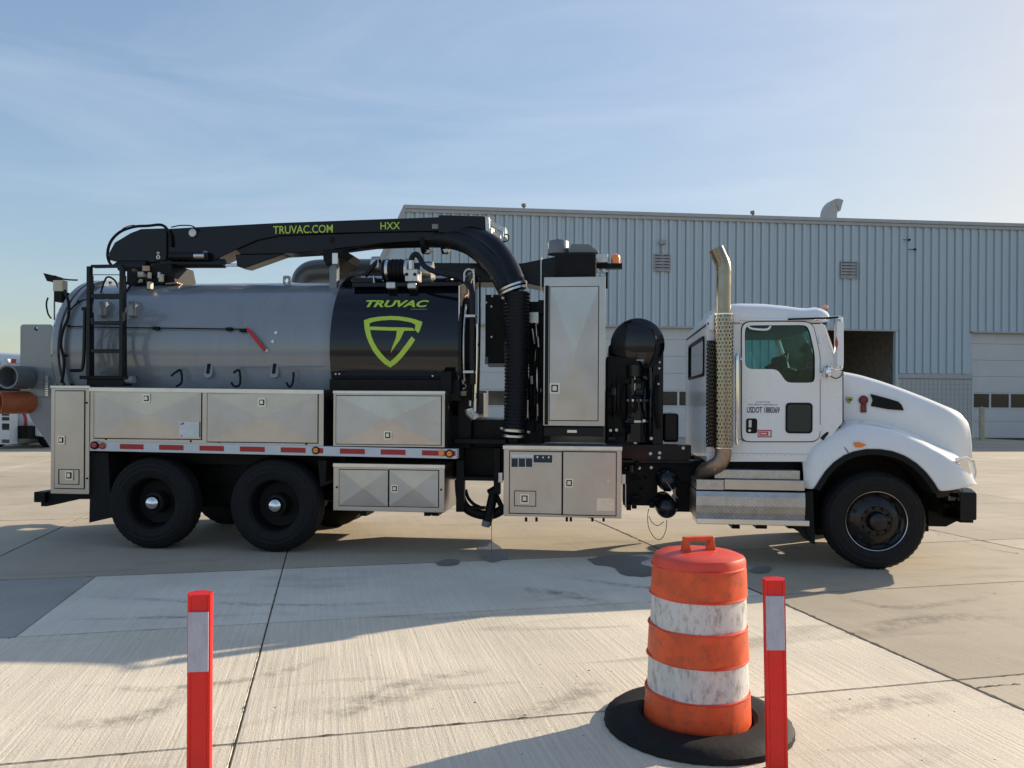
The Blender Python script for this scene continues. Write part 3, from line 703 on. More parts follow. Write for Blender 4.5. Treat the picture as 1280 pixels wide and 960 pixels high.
for a in ((118, 252, 490, 547.5), (259.5, 397.5, 492, 552)):
    seam(*a, 0, c); frame_door(*a, 0, c)
    q = MB(); (xa, zb), (xb, za) = T(a[0], a[3], 0), T(a[1], a[2], 0); cx, cz = xa + (xb - xa) * .5, zb + (za - zb) * .5
    q.add([(xa + .02, -.0135, zb + .02), (xb - .02, -.0135, zb + .02), (xb - .02, -.0135, za - .02), (xa + .02, -.0135, za - .02), (cx, -.019, cz)], [(0, 1, 4), (1, 2, 4), (2, 3, 4), (3, 0, 4)]); de = q.build('door_emboss', 'steel_across', c, sharp=.2); de.data.materials.append(MATS['steel_upright']); de.data.polygons[1].material_index = de.data.polygons[3].material_index = 1
latch(184.5, 498, 0, c, .045, .016); latch(328.5, 503, 0, c, .045, .016)
bolts([(132.5, 548.7), (238.5, 551.5), (274, 552.5), (383, 555)], 0, c)
q = MB(); (xa, za), (xb, zb) = T(112, 484, 0), T(405, 489, 0)
q.prism([(xa, za), (xb, zb + .015), (xb, zb - .035), (xa, za - .05)], -.014, .45); q.build('cabinet_top_rail', 'steel_trim', c, bevel=.004)
x, z = T(238, 537, 0); q = MB(); q.box(x - .12, x + .12, -.0262, -.0245, z - .09, z + .09); q.build('warning_sticker', 'decal_white', c)
for dx, dz, r in ((-.10, .065, .012), (-.075, .07, .016), (-.09, -.07, .012)):
    q = MB(); q.prism([(x + dx - r, z + dz - r), (x + dx + r, z + dz - r * .3), (x + dx, z + dz + r)], -.0275, -.0263); q.build('sticker_mark', 'decal_black', c)
c = cabinet('side_cabinet', 416.5, 556, 490.5, 558.5, 0, .5)
seam(420.5, 551.5, 495.5, 554.5, 0, c); frame_door(420.5, 551.5, 495.5, 554.5, 0, c, emboss='x'); latch(485.5, 544, 0, c, .045, .018)
q = MB(); TB(q, 416, 556.5, 488.5, 492.5, -.012, .5); q.build('cabinet_top_rail', 'steel_trim', c, bevel=.004)
# conspicuity strip
ya = -.03
(xa, za), (xb, zb) = T(112, 552, ya), T(571, 561.5, ya); (_, za2), (_, zb2) = T(112, 563.5, ya), T(571, 573.5, ya)
q = MB(); q.prism([(xa, za), (xb, zb), (xb, zb2), (xa, za2)], ya, .1); st_ = part(q, 'side_rail', 'white_tape', bevel=.003)
def onstrip(x0, x1, name, mt, fr=(.18, .72), th=.003):
    def yz(px, f): 
        t = (px - 112) / (571 - 112); top = 552 + 9.5 * t; bot = 563.5 + 10 * t; return top + (bot - top) * f
    q = MB(); q.prism(TP([(x0, yz(x0, fr[0])), (x1, yz(x1, fr[0])), (x1, yz(x1, fr[1])), (x0, yz(x0, fr[1]))], ya), ya - th, ya - .0005); q.build(name, mt, st_)
for x0, x1 in ((113, 131), (150, 179.5), (199, 229.5), (249.5, 280), (300, 331), (351, 382), (396, 404), (425, 456), (476, 507), (527.5, 548), (555, 569.5)): onstrip(x0, x1, 'red_reflector', 'red_tape')
def lamp_r(px, py, r, mt, ring=True):
    x, z = T(px, py, ya); q = MB()
    if ring: q.lathe([(r * 1.35, 0), (r * 1.3, -.014), (r, -.016)], (x, ya - .001, z), 'y', 20); q.build('lamp_ring', 'black_matte', st_, recalc=True); q = MB()
    q.lathe([(r, -.012), (r * .8, -.022), (0, -.026)], (x, ya - .001, z), 'y', 20); q.build('marker_lamp', mt, st_, recalc=True)
lamp_r(118.5, 556.6, .036, 'lens_red'); lamp_r(128.8, 557, .04, 'lens_red', False); lamp_r(395, 563, .033, 'lens_amber'); lamp_r(552, 566.3, .036, 'beacon_amber', False); lamp_r(542 + 20, 567, .034, 'lens_amber')
# lower box
c = cabinet('lower_toolbox', 416.5, 555.5, 582, 639.5, .04, 1.05)
seam(424.5, 485.5, 588, 631.5, .04, c); seam(487, 548, 588.5, 632.5, .04, c)
frame_door(424.5, 485.2, 588, 631.5, .04, c, emboss='x'); frame_door(487, 548, 588.5, 632.5, .04, c, emboss='x'); latch(494, 610.5, .04, c, .04, .016)
bolts([(421, 609), (551.5, 612)], .04, c)
q = MB(); TB(q, 416, 556, 580, 585, .02, 1.08); q.build('cabinet_top_rail', 'steel_trim', c, bevel=.004)
for px in (450, 530, 540): q = MB(); TB(q, px, px + 8, 640, 645, .2, .5); q.build('mounting_foot', 'black_matte', c)
# control box
c = cabinet('control_cabinet', 629.5, 777, 561, 646.5, -.02, .75)
seam(637, 702.3, 565, 641, -.02, c); seam(703.7, 770, 565.5, 643, -.02, c)
frame_door(637, 702.3, 565, 641, -.02, c); frame_door(703.7, 770, 565.5, 643, -.02, c); latch(711.5, 603.5, -.02, c, .045, .013)
q = MB(); TB(q, 628.5, 778, 557.5, 562.5, -.045, .78); q.build('cabinet_top_rail', 'steel_trim', c, bevel=.004)
x, z = T(656.5, 623, -.02); q = MB(); q.plate([[(x - .12, z - .085), (x + .12, z - .085), (x + .12, z + .085), (x - .12, z + .085)], [(x - .112, z - .077), (x + .112, z - .077), (x + .112, z + .077), (x - .112, z + .077)]], -.0365, -.033); q.build('hatch_outline', 'hole', c)
latch(656, 623, -.02, c, .05, .017)
for x0, x1, y1 in ((639.5, 647.5, 583.5), (648.5, 656.5, 583.5), (657.5, 665.5, 583.5), (667, 690.5, 578)):
    (xa, zb), (xb, za) = T(x0, y1, -.02), T(x1, 568.8, -.02)
    q = MB(); q.box(xa - .006, xb + .006, -.0345, -.0325, zb - .006, za + .006); q.build('label_border', 'decal_white', c)
    q = MB(); q.box(xa, xb, -.036, -.0348, zb, za - .022 if y1 > 580 else za); q.build('label', 'decal_black', c)
    for k in range(3):
        xx = xa + (xb - xa) * (.2 + .3 * k); q = MB(); q.box(xx - .006, xx + .01, -.0372, -.0362, za - .035, za - .012 - .006 * (k % 2)); q.build('label_mark', 'decal_white', c)
(xa, zb), (xb, za) = T(746, 638, -.02), T(768, 623, -.02); q = MB(); q.box(xa, xb, -.034, -.0325, zb, za); q.build('paper_sticker', 'steel_trim', c)
for px, py in ((643.5, 598.5), (760.5, 601)):
    q = MB(); x, z = T(px, py, -.02); q.box(x - .01, x + .01, -.037, -.032, z - .02, z + .02); q.box(x - .018, x + .018, -.0375, -.032, z - .004, z + .004); q.build('rivet_plate', 'bare_metal', c)
for px in (656, 669, 707, 712, 739, 753): q = MB(); TB(q, px, px + 3, 647, 652, .1, .13); q.build('drain_stub', 'black_matte', c)
for px, py in ((626, 597), (780, 599)): tbox('hinge_bracket', 'bare_metal', px - 3, px + 2, py - 6, py + 6, .02, .06, c, bevel=.003)
# tall box
c = cabinet('tall_cabinet', 679.5, 756.5, 346, 532.5, .02, .78)
seam(687, 748, 358.5, 525, .02, c); frame_door(687, 748, 358.5, 525, .02, c, emboss='tall'); latch(693.5, 485.5, .02, c, .055, .016)
(xa, zb), (xb, za) = T(680.5, 532, .02), T(686.2, 357, .02); q = MB(); q.box(xa, xb, .012, .0195, zb + .01, za); q.build('door_recess', 'black_matte', c)
tbox('cabinet_plinth', 'black_paint', 679.5, 754.5, 534, 545.5, .04, .78, c)
tbox('plinth_handle', 'steel_trim', 709, 721, 537.5, 541, .03, .05, c, bevel=.002)
tbox('intake_housing', 'black_matte', 693, 745, 317, 345.5, .1, .75)
x, z = T(701, 318, .45); zt = T(701, 303, .45)[1]; xr = T(714.5, 318, .45)[0] - x
q = MB(); q.lathe([(xr, 0), (xr, zt - z), (xr * .95, zt - z + .01), (0, zt - z + .015)], (x - .03, .45, z), 'z', 28); cy_ = part(q, 'filter_canister', 'pipe_grey', bevel=.0); 
q = MB(); q.tube(smooth([(x - .06, .45, zt), (x - .05, .45, zt + .03), (x - .02, .45, zt + .03), (x - .01, .45, zt)], 4), .006, 6); q.build('lifting_ring', 'black_matte', cy_)
q = MB(); q.prism(TP([(711, 318), (714, 307), (736, 307), (748, 316), (748, 318)], .4), .3, .7); part(q, 'air_duct', 'pipe_grey', bevel=.01)
tbox('light_bar_bracket', 'bare_metal', 745, 760, 317, 328, .35, .42); tbox('beacon_bracket', 'black_matte', 745, 778, 329, 335, .38, .5)
tbox('hanging_connector', 'black_matte', 757, 760, 340, 360, .3, .36)
x, z = T(767, 332.5, .45); q = MB(); q.lathe([(.055, 0), (.055, .09), (.045, .12), (.02, .135), (0, .138)], (x + .02, .45, z), 'z', 24)
bc = part(q, 'beacon', 'beacon_amber'); q = MB(); q.lathe([(.065, -.03), (.065, 0), (0, 0)], (x + .02, .45, z), 'z', 24); q.build('beacon_base', 'black_matte', bc)
for px, py in ((746.5, 338.5), (754.5, 339)):
    x, z = T(px, py, .35); q = MB(); q.lathe([(0, -.03), (.025, -.02), (.028, 0), (0, .01)], (x, .35, z), 'y', 12); part(q, 'work_lamp', 'decal_white')

# --- tank
YC = TW / 2; RT = .90; ZC = T(300, 355.0, YC)[1] - RT
XT0 = T(80, 440, .35)[0]; XT1 = T(414, 440, .35)[0]
q = MB(); q.lathe([(RT, 0), (RT, XT1 - XT0 + .1)], (XT0, YC, ZC), 'x', 96); q.lathe([(RT, 0), (RT, .5), (RT - .05, .55), (0, .6)], (XT1 + .1, YC, ZC), 'x', 64); tank = part(q, 'debris_tank', 'tank_grey', recalc=True)
def tsurf(px, py, r):
    """point on cylinder of radius r about the tank axis"""
    d = ray(px, py); c0 = Vector((0, 0, CAMZ)) - T.o
    o = Vector((c0.dot(T.ex), c0.dot(T.ey), c0.z)); dd = Vector((d.dot(T.ex), d.dot(T.ey), d.z))
    oy, oz = o.y - YC, o.z - ZC; a = dd.y ** 2 + dd.z ** 2; b = 2 * (oy * dd.y + oz * dd.z); c = oy * oy + oz * oz - r * r
    disc = b * b - 4 * a * c
    t = (-b - math.sqrt(max(0, disc))) / (2 * a); return o + dd * t
# rear door, flanges
for k, (x0, x1, r) in enumerate(((XT0 - .10, XT0 - .03, .955), (XT0 - .0, XT0 + .06, .955))):
    q = MB(); q.lathe([(RT - .05, x0 - XT0), (r, x0 - XT0), (r, x1 - XT0), (RT - .05, x1 - XT0)], (XT0, YC, ZC), 'x', 80); q.build('tank_flange', 'tank_grey', tank, recalc=True, bevel=.006)
q = MB(); q.lathe([(.93, -.10), (.9, -.16), (.75, -.27), (.5, -.36), (.25, -.40), (0, -.41)], (XT0, YC, ZC), 'x', 64); q.build('tank_door', 'tank_grey', tank, recalc=True)
for k in range(16):
    t = R(22.5 * k + 5); q = MB(); q.tube([(XT0 - .115, YC + .93 * math.cos(t), ZC + .93 * math.sin(t)), (XT0 + .075, YC + .93 * math.cos(t), ZC + .93 * math.sin(t))], .018, 6); q.build('flange_bolt', 'chassis_black', tank)
for px in (300,):
    pass
# seam lines and rod along the tank
def rod(pts, r, name, mt, parent, n=6): q = MB(); q.tube(pts, r, n); return q.build(name, mt, parent)
P = [tsurf(px, py, RT + .03) for px, py in ((84, 408), (160, 409.5), (230, 410.5), (304, 411.5))]
rod(P, .008, 'float_rod', 'black_matte', tank)
for px, py in ((196, 410.5), (287, 411.5), (304, 413)):
    p = tsurf(px, py, RT + .02); q = MB(); q.box(p.x - .035, p.x + .035, p.y - .03, p.y + .02, p.z - .02, p.z + .02); q.build('rod_clip', 'black_matte', tank, bevel=.005)
P = [tsurf(309, 410, RT + .05), tsurf(320, 424, RT + .05), tsurf(331, 438, RT + .05)]
q = MB(); q.tube(P, [.016, .022, .018], 8); q.build('red_lever', 'red_handle', tank)
for px, py in ((345, 416), (341, 427), (333, 438), (421, 352 + 4), ):
    p = tsurf(px, py, RT + .006); q = MB(); q.lathe([(.022, 0), (.018, -.012), (0, -.016)], tuple(p), 'y', 12); q.build('sight_plug', 'decal_white', tank, recalc=True)
for px in (262, 344):
    p = tsurf(px, 463, RT + .004); q = MB(); q.prism(rrect(-.05, .05, -.10, .10, .045), -.03, .02); ob = q.build('access_plate', 'tank_grey', tank, bevel=.006, loc=p); ob.rotation_euler = (R(-16), 0, 0)
    q = MB(); q.box(-.018, .018, -.04, -.03, -.05, .07); o2 = q.build('plate_slot', 'black_matte', tank, loc=p); o2.rotation_euler = (R(-16), 0, 0)
for pts in (((214, 470), (220, 465), (226, 463), (227, 478), (220, 483)), ((292, 466), (299, 463), (300, 480), (293, 483), (289, 478)), ((358, 478), (362, 484), (366, 478), (367, 465))):
    rod(smooth([T.p3(a, b, .3) for a, b in pts], 4), .013, 'hook', 'black_matte', tank, 7)
rod([tsurf(300, 458.6, RT + .01), tsurf(405, 458.6, RT + .01)], .006, 'weld_bead', 'tank_grey', tank)
for px in (130, 167):
    p = tsurf(px, 386, RT + .05); q = MB(); q.box(p.x - .05, p.x + .05, p.y - .04, p.y + .1, p.z - .09, p.z + .09); q.build('ladder_bracket', 'tank_grey', tank, bevel=.008)
# cables at the rear
for pts, r in (([(81, 363, .1), (86, 380, .0), (85, 398, .0), (79, 412, .0), (76, 430, .0), (80, 450, .0), (79, 468, .02), (77, 478, .05)], .017),
               ([(84, 392, .1), (92, 383, .1), (102, 376, .2), (111, 374, .2)], .009), ([(60, 372, .6), (58, 380, .6), (60, 392, .6), (64, 398, .6)], .01),
               ([(68, 345, .6), (80, 349, .6), (92, 350, .5), (97, 350, .5)], .010)):
    rod(smooth(T3(pts), 5), r, 'cable', 'black_matte', tank, 8)
tbox('junction_box', 'cream', 66, 78, 350, 364, .55, .65, tank)
tbox('camera_housing', 'black_matte', 67, 77, 364, 377, .55, .7, tank)
q = MB(); q.prism(TP([(57.5, 342), (67, 344.5), (69, 348), (62, 352)], .6), .55, .75); q.build('rear_camera', 'black_matte', tank)
q = MB(); q.tube(T3([(68, 377, .6), (68, 400, .6)]), .01, 6); q.build('conduit', 'grey_cap', tank)
# rear splash hopper with holes and outlets
hp = [(27, 405), (61, 405), (66, 495), (66, 600), (64, 565), (56, 548), (30, 497), (25, 495), (25, 409)]
hole_c = T(45, 411.5, .5); 
q = MB(); lp = TP([(25.5, 408), (28, 405.5), (62, 405.5), (74, 420), (74, 497), (25, 495)], .5); hc = [(hole_c[0] + .027 * math.cos(R(a)), hole_c[1] + .03 * math.sin(R(a))) for a in range(0, 360, 30)]
q.plate([lp, hc], .5, .53); hop = part(q, 'splash_shield', 'tank_grey')
q = MB(); q.box(lp[-1][0], lp[-1][0] + .03, .531, TW - .5, lp[-1][1], lp[0][1]); q.build('shield_back', 'tank_grey', hop)
q = MB(); q.plate([lp], TW - .53, TW - .5); q.build('shield_far_side', 'tank_grey', hop)
q = MB(); q.prism(TP([(25, 495.5), (74, 497.5), (74, 580), (58, 552), (40, 527)], .5), .505, TW - .51); q.build('chute', 'tank_grey', hop)
x, z = T(50.5, 474, .5); q = MB(); q.box(x - .05, x + .05, .49, .4995, z - .09, z + .09); q.build('rating_plate', 'grey_cap', hop)
x, z = T(34, 483, .5); q = MB(); q.box(x - .045, x + .045, .492, .4992, z - .04, z + .035); st2 = q.build('inspection_sticker', 'decal_white', hop)
q = MB(); q.box(x - .03, x + .0, .489, .4918, z - .02, z + .025); q.box(x + .008, x + .034, .489, .4918, z - .01, z + .018); q.build('sticker_mark', 'lime', hop)
for k in range(9):
    a, b = T(59.7, 471.5 + 2.8 * k, .44); q = MB(); q.box(a - .018, a + .018, .42, .46, b - .009, b + .009); q.build('hinge_knuckle', 'steel_trim', hop)
def pipe_open(c0, c1, r, name, mt, parent, wall=.02):
    q = MB(); d = (Vector(c1) - Vector(c0)).normalized(); e = Vector(c1)
    q.tube([c0, c1], r, 28, cap=False); q.tube([e, e - d * .25], r - wall, 28, cap=False)
    q.tube([e, e + d * .001], [r - wall, r], 28, cap=False)
    q.tube([e - d * .25, e - d * .26], r - wall, 28, cap=True)
    return q.build(name, mt, parent, recalc=False)
c1 = T.p3(9, 471, .15); c0 = c1 + Vector((.0, .30, .0)); pipe_open(tuple(c0), tuple(c1), .142, 'drain_pipe', 'pipe_grey', trk)
c1 = T.p3(-2, 503, .25); c0 = c1 + Vector((.26, .42, .0)); pipe_open(tuple(c0), tuple(c1), .14, 'discharge_pipe', 'orange_pipe', trk)

# --- black drum (logo section)
RD = .975; XD0 = T(412, 440, .25)[0]; XD1 = T(575, 440, .25)[0]
q = MB(); q.lathe([(RT * .9, 0), (RD, 0), (RD, XD1 - XD0), (RD - .05, XD1 - XD0 + .02), (.3, XD1 - XD0 + .04), (0, XD1 - XD0 + .04)], (XD0, YC, ZC), 'x', 72, a0=R(82), a1=R(285)); drum = part(q, 'water_tank', 'black_gloss', recalc=True)
q = MB(); q.box(XD0 + .002, XD1, .24, .5, T(490, 490, .24)[1] - .1, T(490, 474, .24)[1]); q.build('drum_skirt', 'chassis_black', drum, bevel=.01)
q = MB(); q.box(XD0 + .01, XD1, .3, .55, T(490, 474, .24)[1], T(490, 471, .24)[1] + .01); q.build('drum_ledge', 'chassis_black', drum, bevel=.01)
for x in (XD1 - .02,):
    q = MB(); q.lathe([(RD - .03, 0), (RD + .03, 0), (RD + .03, .035), (RD - .03, .035)], (x, YC, ZC), 'x', 72, a0=R(82), a1=R(285)); q.build('drum_flange', 'black_paint', drum, recalc=True)
for px, py in ((420, 467.5), (424.5, 467.5), (541, 470), (563, 470)):
    p = T.p3(px, py, .22); q = MB(); q.lathe([(.012, 0), (.01, -.012), (0, -.014)], tuple(p), 'y', 8); q.build('bolt', 'bare_metal', drum, recalc=True)
tbox('clamp_bracket', 'black_matte', 551, 564, 464, 490, .15, .3, drum)
def dmap(x0, x1, y0, y1, slant=0, ytilt=0):
    return lambda u, v: tuple(tsurf(x0 + (x1 - x0) * u, y1 + (y0 - y1) * v + ytilt * (u - .5), RD + .005))
text_obj('TRUVAC', dmap(457.5, 536.5, 375.2, 384, 0), 'tank_lettering', 'lime', drum, bold=.035, shear=.35)
def strokes(polys, fn_mb, name, mt, parent):
    q = MB()
    for poly in polys: 
        tr = tessellate_polygon([[Vector((a, b, 0)) for a, b in poly]]); vs = [tsurf(a, b, RD + .005) for a, b in poly]
        fs = []
        for t in tr:
            p_, q_, r_ = (poly[i] for i in t); cr = (q_[0] - p_[0]) * (r_[1] - p_[1]) - (q_[1] - p_[1]) * (r_[0] - p_[0])
            fs.append(tuple(t) if cr < 0 else tuple(t[::-1]))
        q.add(vs, fs)
    return q.build(name, mt, parent)
def zc(x, y): return (440 + x * .11461, 360 + y * .11458)
def band(a, b):  # strip between two polylines of the same length
    return [[zc(*a[i]), zc(*a[i + 1]), zc(*b[i + 1]), zc(*b[i])] for i in range(len(a) - 1)]
sh = []
sh += band([(130, 352), (200, 328), (300, 312), (420, 305), (520, 310), (620, 325), (700, 345), (768, 370)], [(190, 385), (230, 370), (310, 355), (420, 348), (510, 352), (590, 365), (650, 378), (690, 400)])
sh += band([(768, 370), (755, 420), (738, 465), (722, 492)], [(690, 400), (688, 425), (684, 450), (700, 470)])
sh += band([(130, 352), (138, 450), (155, 520), (185, 600), (230, 690), (290, 765), (350, 825), (418, 868)], [(190, 385), (196, 450), (210, 520), (238, 590), (278, 660), (325, 720), (370, 768), (415, 803)])
sh += band([(418, 868), (480, 825), (540, 765), (600, 690), (650, 625), (688, 565)], [(415, 803), (460, 768), (510, 715), (560, 650), (605, 590), (650, 528)])
sh += [[zc(*p) for p in pp] for pp in ([(196, 420), (196, 458), (420, 465), (420, 428)], [(420, 428), (420, 465), (490, 466), (690, 466), (660, 436), (560, 430)], [(490, 464), (572, 464), (520, 570), (440, 680), (420, 712), (440, 640), (480, 540)])]
strokes(sh, None, 'shield_logo', 'lime', drum)
q = MB()  # underline beneath the name
q.add([tsurf(a, b, RD + .004) for a, b in ((513, 386.2), (534, 386.2), (534, 386.9), (513, 386.9))], [(0, 3, 2, 1)]); q.build('small_print', 'grey_cap', drum)
for rr_, a0_, a1_, mt_ in ((RD - .005, 118, 165, 'rust_pipe'), (RD + .02, 150, 205, 'bare_metal')):
    q = MB(); q.tube([(XD1 + .045, YC + rr_ * math.cos(R(a)), ZC + rr_ * math.sin(R(a))) for a in range(a0_, a1_, 4)], .012, 7); q.build('lit_flange_edge', mt_, drum)  # warm arcs that paint in the sunlit edge of the drum's end flange
# top furniture of the drum
zt = ZC + RD
def cyl(x0, x1, py, ya, r, name, mt, parent=None, n=24):
    a = T.p3(x0, py, ya); b = T.p3(x1, py, ya); q = MB(); q.tube([a, b], r, n); return part(q, name, mt, parent)
cyl(480, 508, 338, .75, .125, 'valve_actuator', 'black_matte')
for px in (484, 490, 495, 500): cyl(px, px + 2.6, 338, .75, .135, 'actuator_fin', 'black_matte')
for px in (484, 508): cyl(px, px + 3.5, 338, .75, .138, 'clamp_band', 'steel_trim')
c = tbox('valve_block', 'bare_metal', 506, 522.5, 336, 352, .5, .7, bevel=.015)
for px in (508.5, 518.5):
    x, z = T(px, 343, .5); q = MB(); q.lathe([(.02, -.003), (0, -.003)], (x, .5, z), 'y', 12); q.build('port', 'hole', c)
tbox('valve_foot', 'bare_metal', 508.5, 520.5, 353, 361, .45, .6, bevel=.02); tbox('valve_foot', 'bare_metal', 482, 494, 352, 361, .45, .6, bevel=.02)
cyl(528, 541, 340, .95, .13, 'relief_valve', 'steel_trim'); tbox('manifold', 'black_paint', 440, 575, 353, 358, .5, .9)
tbox('walkway_plate', 'black_paint', 452, 577, 357, 363, .62, .7); tbox('hatch', 'black_paint', 440, 470, 347, 358, .7, 1.1)
rod(smooth(T3([(514, 337, .55), (514, 325, .55), (517, 319, .55), (521, 318, .55), (525, 323, .55), (530, 332, .5), (540, 338, .45), (558, 343, .4), (575, 347, .35), (586, 356, .3), (590, 366, .25), (590.5, 385, .2), (590.5, 480, .2)]), 6), .032, 'hydraulic_hose', 'hose_rubber', trk, 12)
rod(T3([(514, 337, .55), (514, 326, .55)]), .034, 'hose_fitting', 'steel_trim', trk, 12)
rod(smooth(T3([(456, 345, .7), (462, 338, .7), (467, 332, .7), (474, 325, .75)]), 4), .03, 'hydraulic_hose', 'hose_rubber', trk, 10)
q = MB(); q.lathe([(.06, -.05), (.1, -.05), (.1, .05), (.06, .05), (.06, -.05)], tuple(T.p3(471, 331, .8)), 'x', 20); part(q, 'hose_collar', 'bare_metal', recalc=True)
q = MB(); q.tube(T3([(467, 345, .65), (468, 360, .62)]), .012, 6); part(q, 'stay_rod', 'steel_trim')
# bracketry at the right end of the drum
tbox('pipe_rail', 'steel_trim', 566 + 7, 574.5, 357, 490, .3, .33, bevel=.002)
q = MB(); q.prism(TP([(573, 357), (583, 352), (584, 365), (580, 372), (575, 395), (573, 420)], .35), .34, .5); part(q, 'end_gusset', 'rust_pipe', bevel=.01)
tbox('rear_post', 'chassis_black', 573, 589, 372, 560, .38, .6); tbox('ladder_step', 'bare_metal', 580.5, 594, 393, 396.5, .15, .3); tbox('ladder_step', 'bare_metal', 578.5, 592, 463, 466.5, .15, .3)
rod(smooth(T3([(580.5, 352, .3), (580.5, 342, .3), (583, 337.5, .3), (586.5, 336.5, .3), (590, 338, .3), (592.5, 342, .3), (592.5, 395, .3)]), 5), .011, 'handrail', 'bare_metal', trk, 8)
rod(smooth(T3([(593, 345, .4), (597, 345, .4), (599.5, 350, .4), (599.5, 420, .35), (597.5, 500, .3), (595, 520, .3)]), 5), .012, 'handrail', 'black_matte', trk, 8)
rod(T3([(595.5, 405, .3), (595, 455, .3), (593.5, 515, .3)]), .02, 'chrome_rod', 'chrome', trk, 10)
rod(T3([(592, 395, .35), (591, 515, .35)]), .028, 'suction_riser', 'black_paint', trk, 10)
for k in range(5): rod([tuple(T.p3(586 + k * 1.5, 511 + k * 1.8, .3)), tuple(T.p3(588 + k * 1.5, 518 + k * 1.4, .3))], .05, 'coil_ring', 'bare_metal', trk, 10)
for k in range(14):
    px, py = random.uniform(576, 596), random.uniform(395, 520); p = T.p3(px, py, random.uniform(.3, .4)); q = MB(); r = random.uniform(.015, .04)
    q.lathe([(r, -.03), (r, .03), (0, .04)], tuple(p), random.choice('xyz'), 8); part(q, 'fitting', random.choice(['bare_metal', 'chassis_black', 'black_matte', 'rust_pipe']), recalc=True)

# --- ladder
ld = empty('ladder'); ld.parent = trk
for a, b in (((111.5, 333), (112, 471)), ((152.5, 333), (153, 471))):
    q = MB(); p0 = T.p3(*a, .08); p1 = T.p3(*b, .08); q.box(p0.x - .022, p0.x + .022, .06, .12, p1.z, p0.z); q.build('rail', 'black_paint', ld, bevel=.005)
for a, b in (((115, 345), (116, 470)), ((156, 345), (157, 475))):
    q = MB(); p0 = T.p3(*a, .3); p1 = T.p3(*b, .22); q.tube([p0, p1], .018, 8); q.build('rail_stay', 'black_matte', ld)
for py, h in ((332, 3), (370, 6), (403.5, 4.5), (438.5, 4.5)): 
    q = MB(); TB(q, 113, 152, py - h / 2, py + h / 2, .065, .16); q.build('rung', 'black_paint', ld, bevel=.005)
q = MB(); TB(q, 99, 158, 469.5, 474, .08, .3); TB(q, 108, 155, 474, 482, .1, .25); q.build('ladder_mount', 'black_matte', ld, bevel=.006)
q = MB(); q.tube(T3([(150, 474.5, .15), (168, 474.5, .15)]), .045, 12); q.build('mount_roller', 'grey_cap', ld)
rod(smooth(T3([(107, 386, .1), (106, 390, .1), (105, 440, .1), (103, 460, .1), (99, 463, .1), (88, 463, .1)]), 4), .02, 'grab_rail', 'black_paint', ld, 8)
rod(T3([(103, 386, .1), (110, 386, .1)]), .022, 'grab_rail_cap', 'black_paint', ld, 8)
rod(T3([(112, 343.5, .1), (153, 343.5, .1)]), .005, 'wire', 'black_matte', ld, 5)

# --- boom
YB = .95
boom = empty('boom'); boom.parent = trk
def bpoly(name, mt, pts, y0, y1, bevel=.012, par=None): q = MB(); q.prism(TP(pts, y0), y0, y1); return q.build(name, mt, par or boom, bevel=bevel)
bpoly('boom_knuckle', 'black_paint', [(136, 325), (136, 316), (143, 303), (163, 291), (176, 286), (208, 285), (208, 325), (185, 329), (160, 329)], YB, YB + .42)
bpoly('outer_boom', 'black_paint', [(206, 286), (240, 284), (345, 278.5), (480, 273.5), (552, 271), (552, 288.5), (478, 290), (400, 292), (350, 294.5), (322, 300), (300, 309.5), (268, 325), (206, 330)], YB + .03, YB + .39)
bpoly('inner_boom', 'black_paint', [(296, 312), (322, 300), (350, 294), (478, 290), (548, 289), (548, 300), (478, 304), (400, 314), (350, 317), (300, 318)], YB + .06, YB + .36)
bpoly('boom_sleeve', 'black_paint', [(548, 268.5), (606, 270), (607.5, 290), (548, 291)], YB, YB + .42)
tbox('boom_badge', 'grey_cap', 540, 548, 280, 286, YB + .02, YB + .035, boom, bevel=.002)
bpoly('boom_end_plate', 'bare_metal', [(606, 269.5), (611.5, 271), (613, 296), (607, 294)], YB - .03, YB + .45)
bpoly('winch_arm', 'bare_metal', [(612, 275), (631, 284), (631, 293), (612, 282)], YB + .05, YB + .12)
bpoly('winch_arm', 'bare_metal', [(612, 287), (626, 294), (626, 299), (612, 293)], YB + .25, YB + .3)
bpoly('winch_head', 'steel_trim', [(629, 283.5), (632.5, 284.5), (632.5, 297.5), (629, 297)], YB, YB + .2)
bpoly('winch_motor', 'rust_pipe', [(609, 294), (616, 293), (624, 297), (623, 304), (614, 307), (609, 302)], YB, YB + .25)
rod(smooth(T3([(630, 294, YB), (634, 293, YB), (636, 297, YB), (634, 301, YB), (629, 302, YB), (624, 300, YB)]), 4), .008, 'wire_loop', 'black_matte', boom, 6)
bpoly('boom_gusset', 'black_paint', [(294, 318), (358, 316.5), (306, 335), (296, 333)], YB + .08, YB + .3)
cyl(203, 281, 329.5, YB + .06, .058, 'hydraulic_cylinder', 'black_paint', boom)
cyl(281, 297, 331.5, YB + .06, .02, 'cylinder_rod', 'chrome', boom)
cyl(213, 262, 320.5, YB - .01, .05, 'hydraulic_cylinder', 'black_paint', boom); cyl(243, 256, 320, YB - .05, .03, 'cylinder_clamp', 'steel_trim', boom)
q = MB(); q.lathe([(.05, 0), (.05, -.03), (.03, -.035), (0, -.035)], tuple(T.p3(242, 291.5, YB + .03)), 'y', 16); q.build('pivot_pin', 'bare_metal', boom, recalc=True)
q = MB(); q.lathe([(.05, 0), (.05, -.03), (0, -.035)], tuple(T.p3(258, 319, YB + .03)), 'y', 16); q.build('pivot_pin', 'grey_cap', boom, recalc=True)
for py, r in ((316.5, .018), (321.5, .026)):
    q = MB(); x, z = T(198, py, YB); q.lathe([(r * .55, -.004), (r, -.006), (r, 0)], (x, YB, z), 'y', 14); q.build('shackle', 'steel_trim', boom, recalc=True)
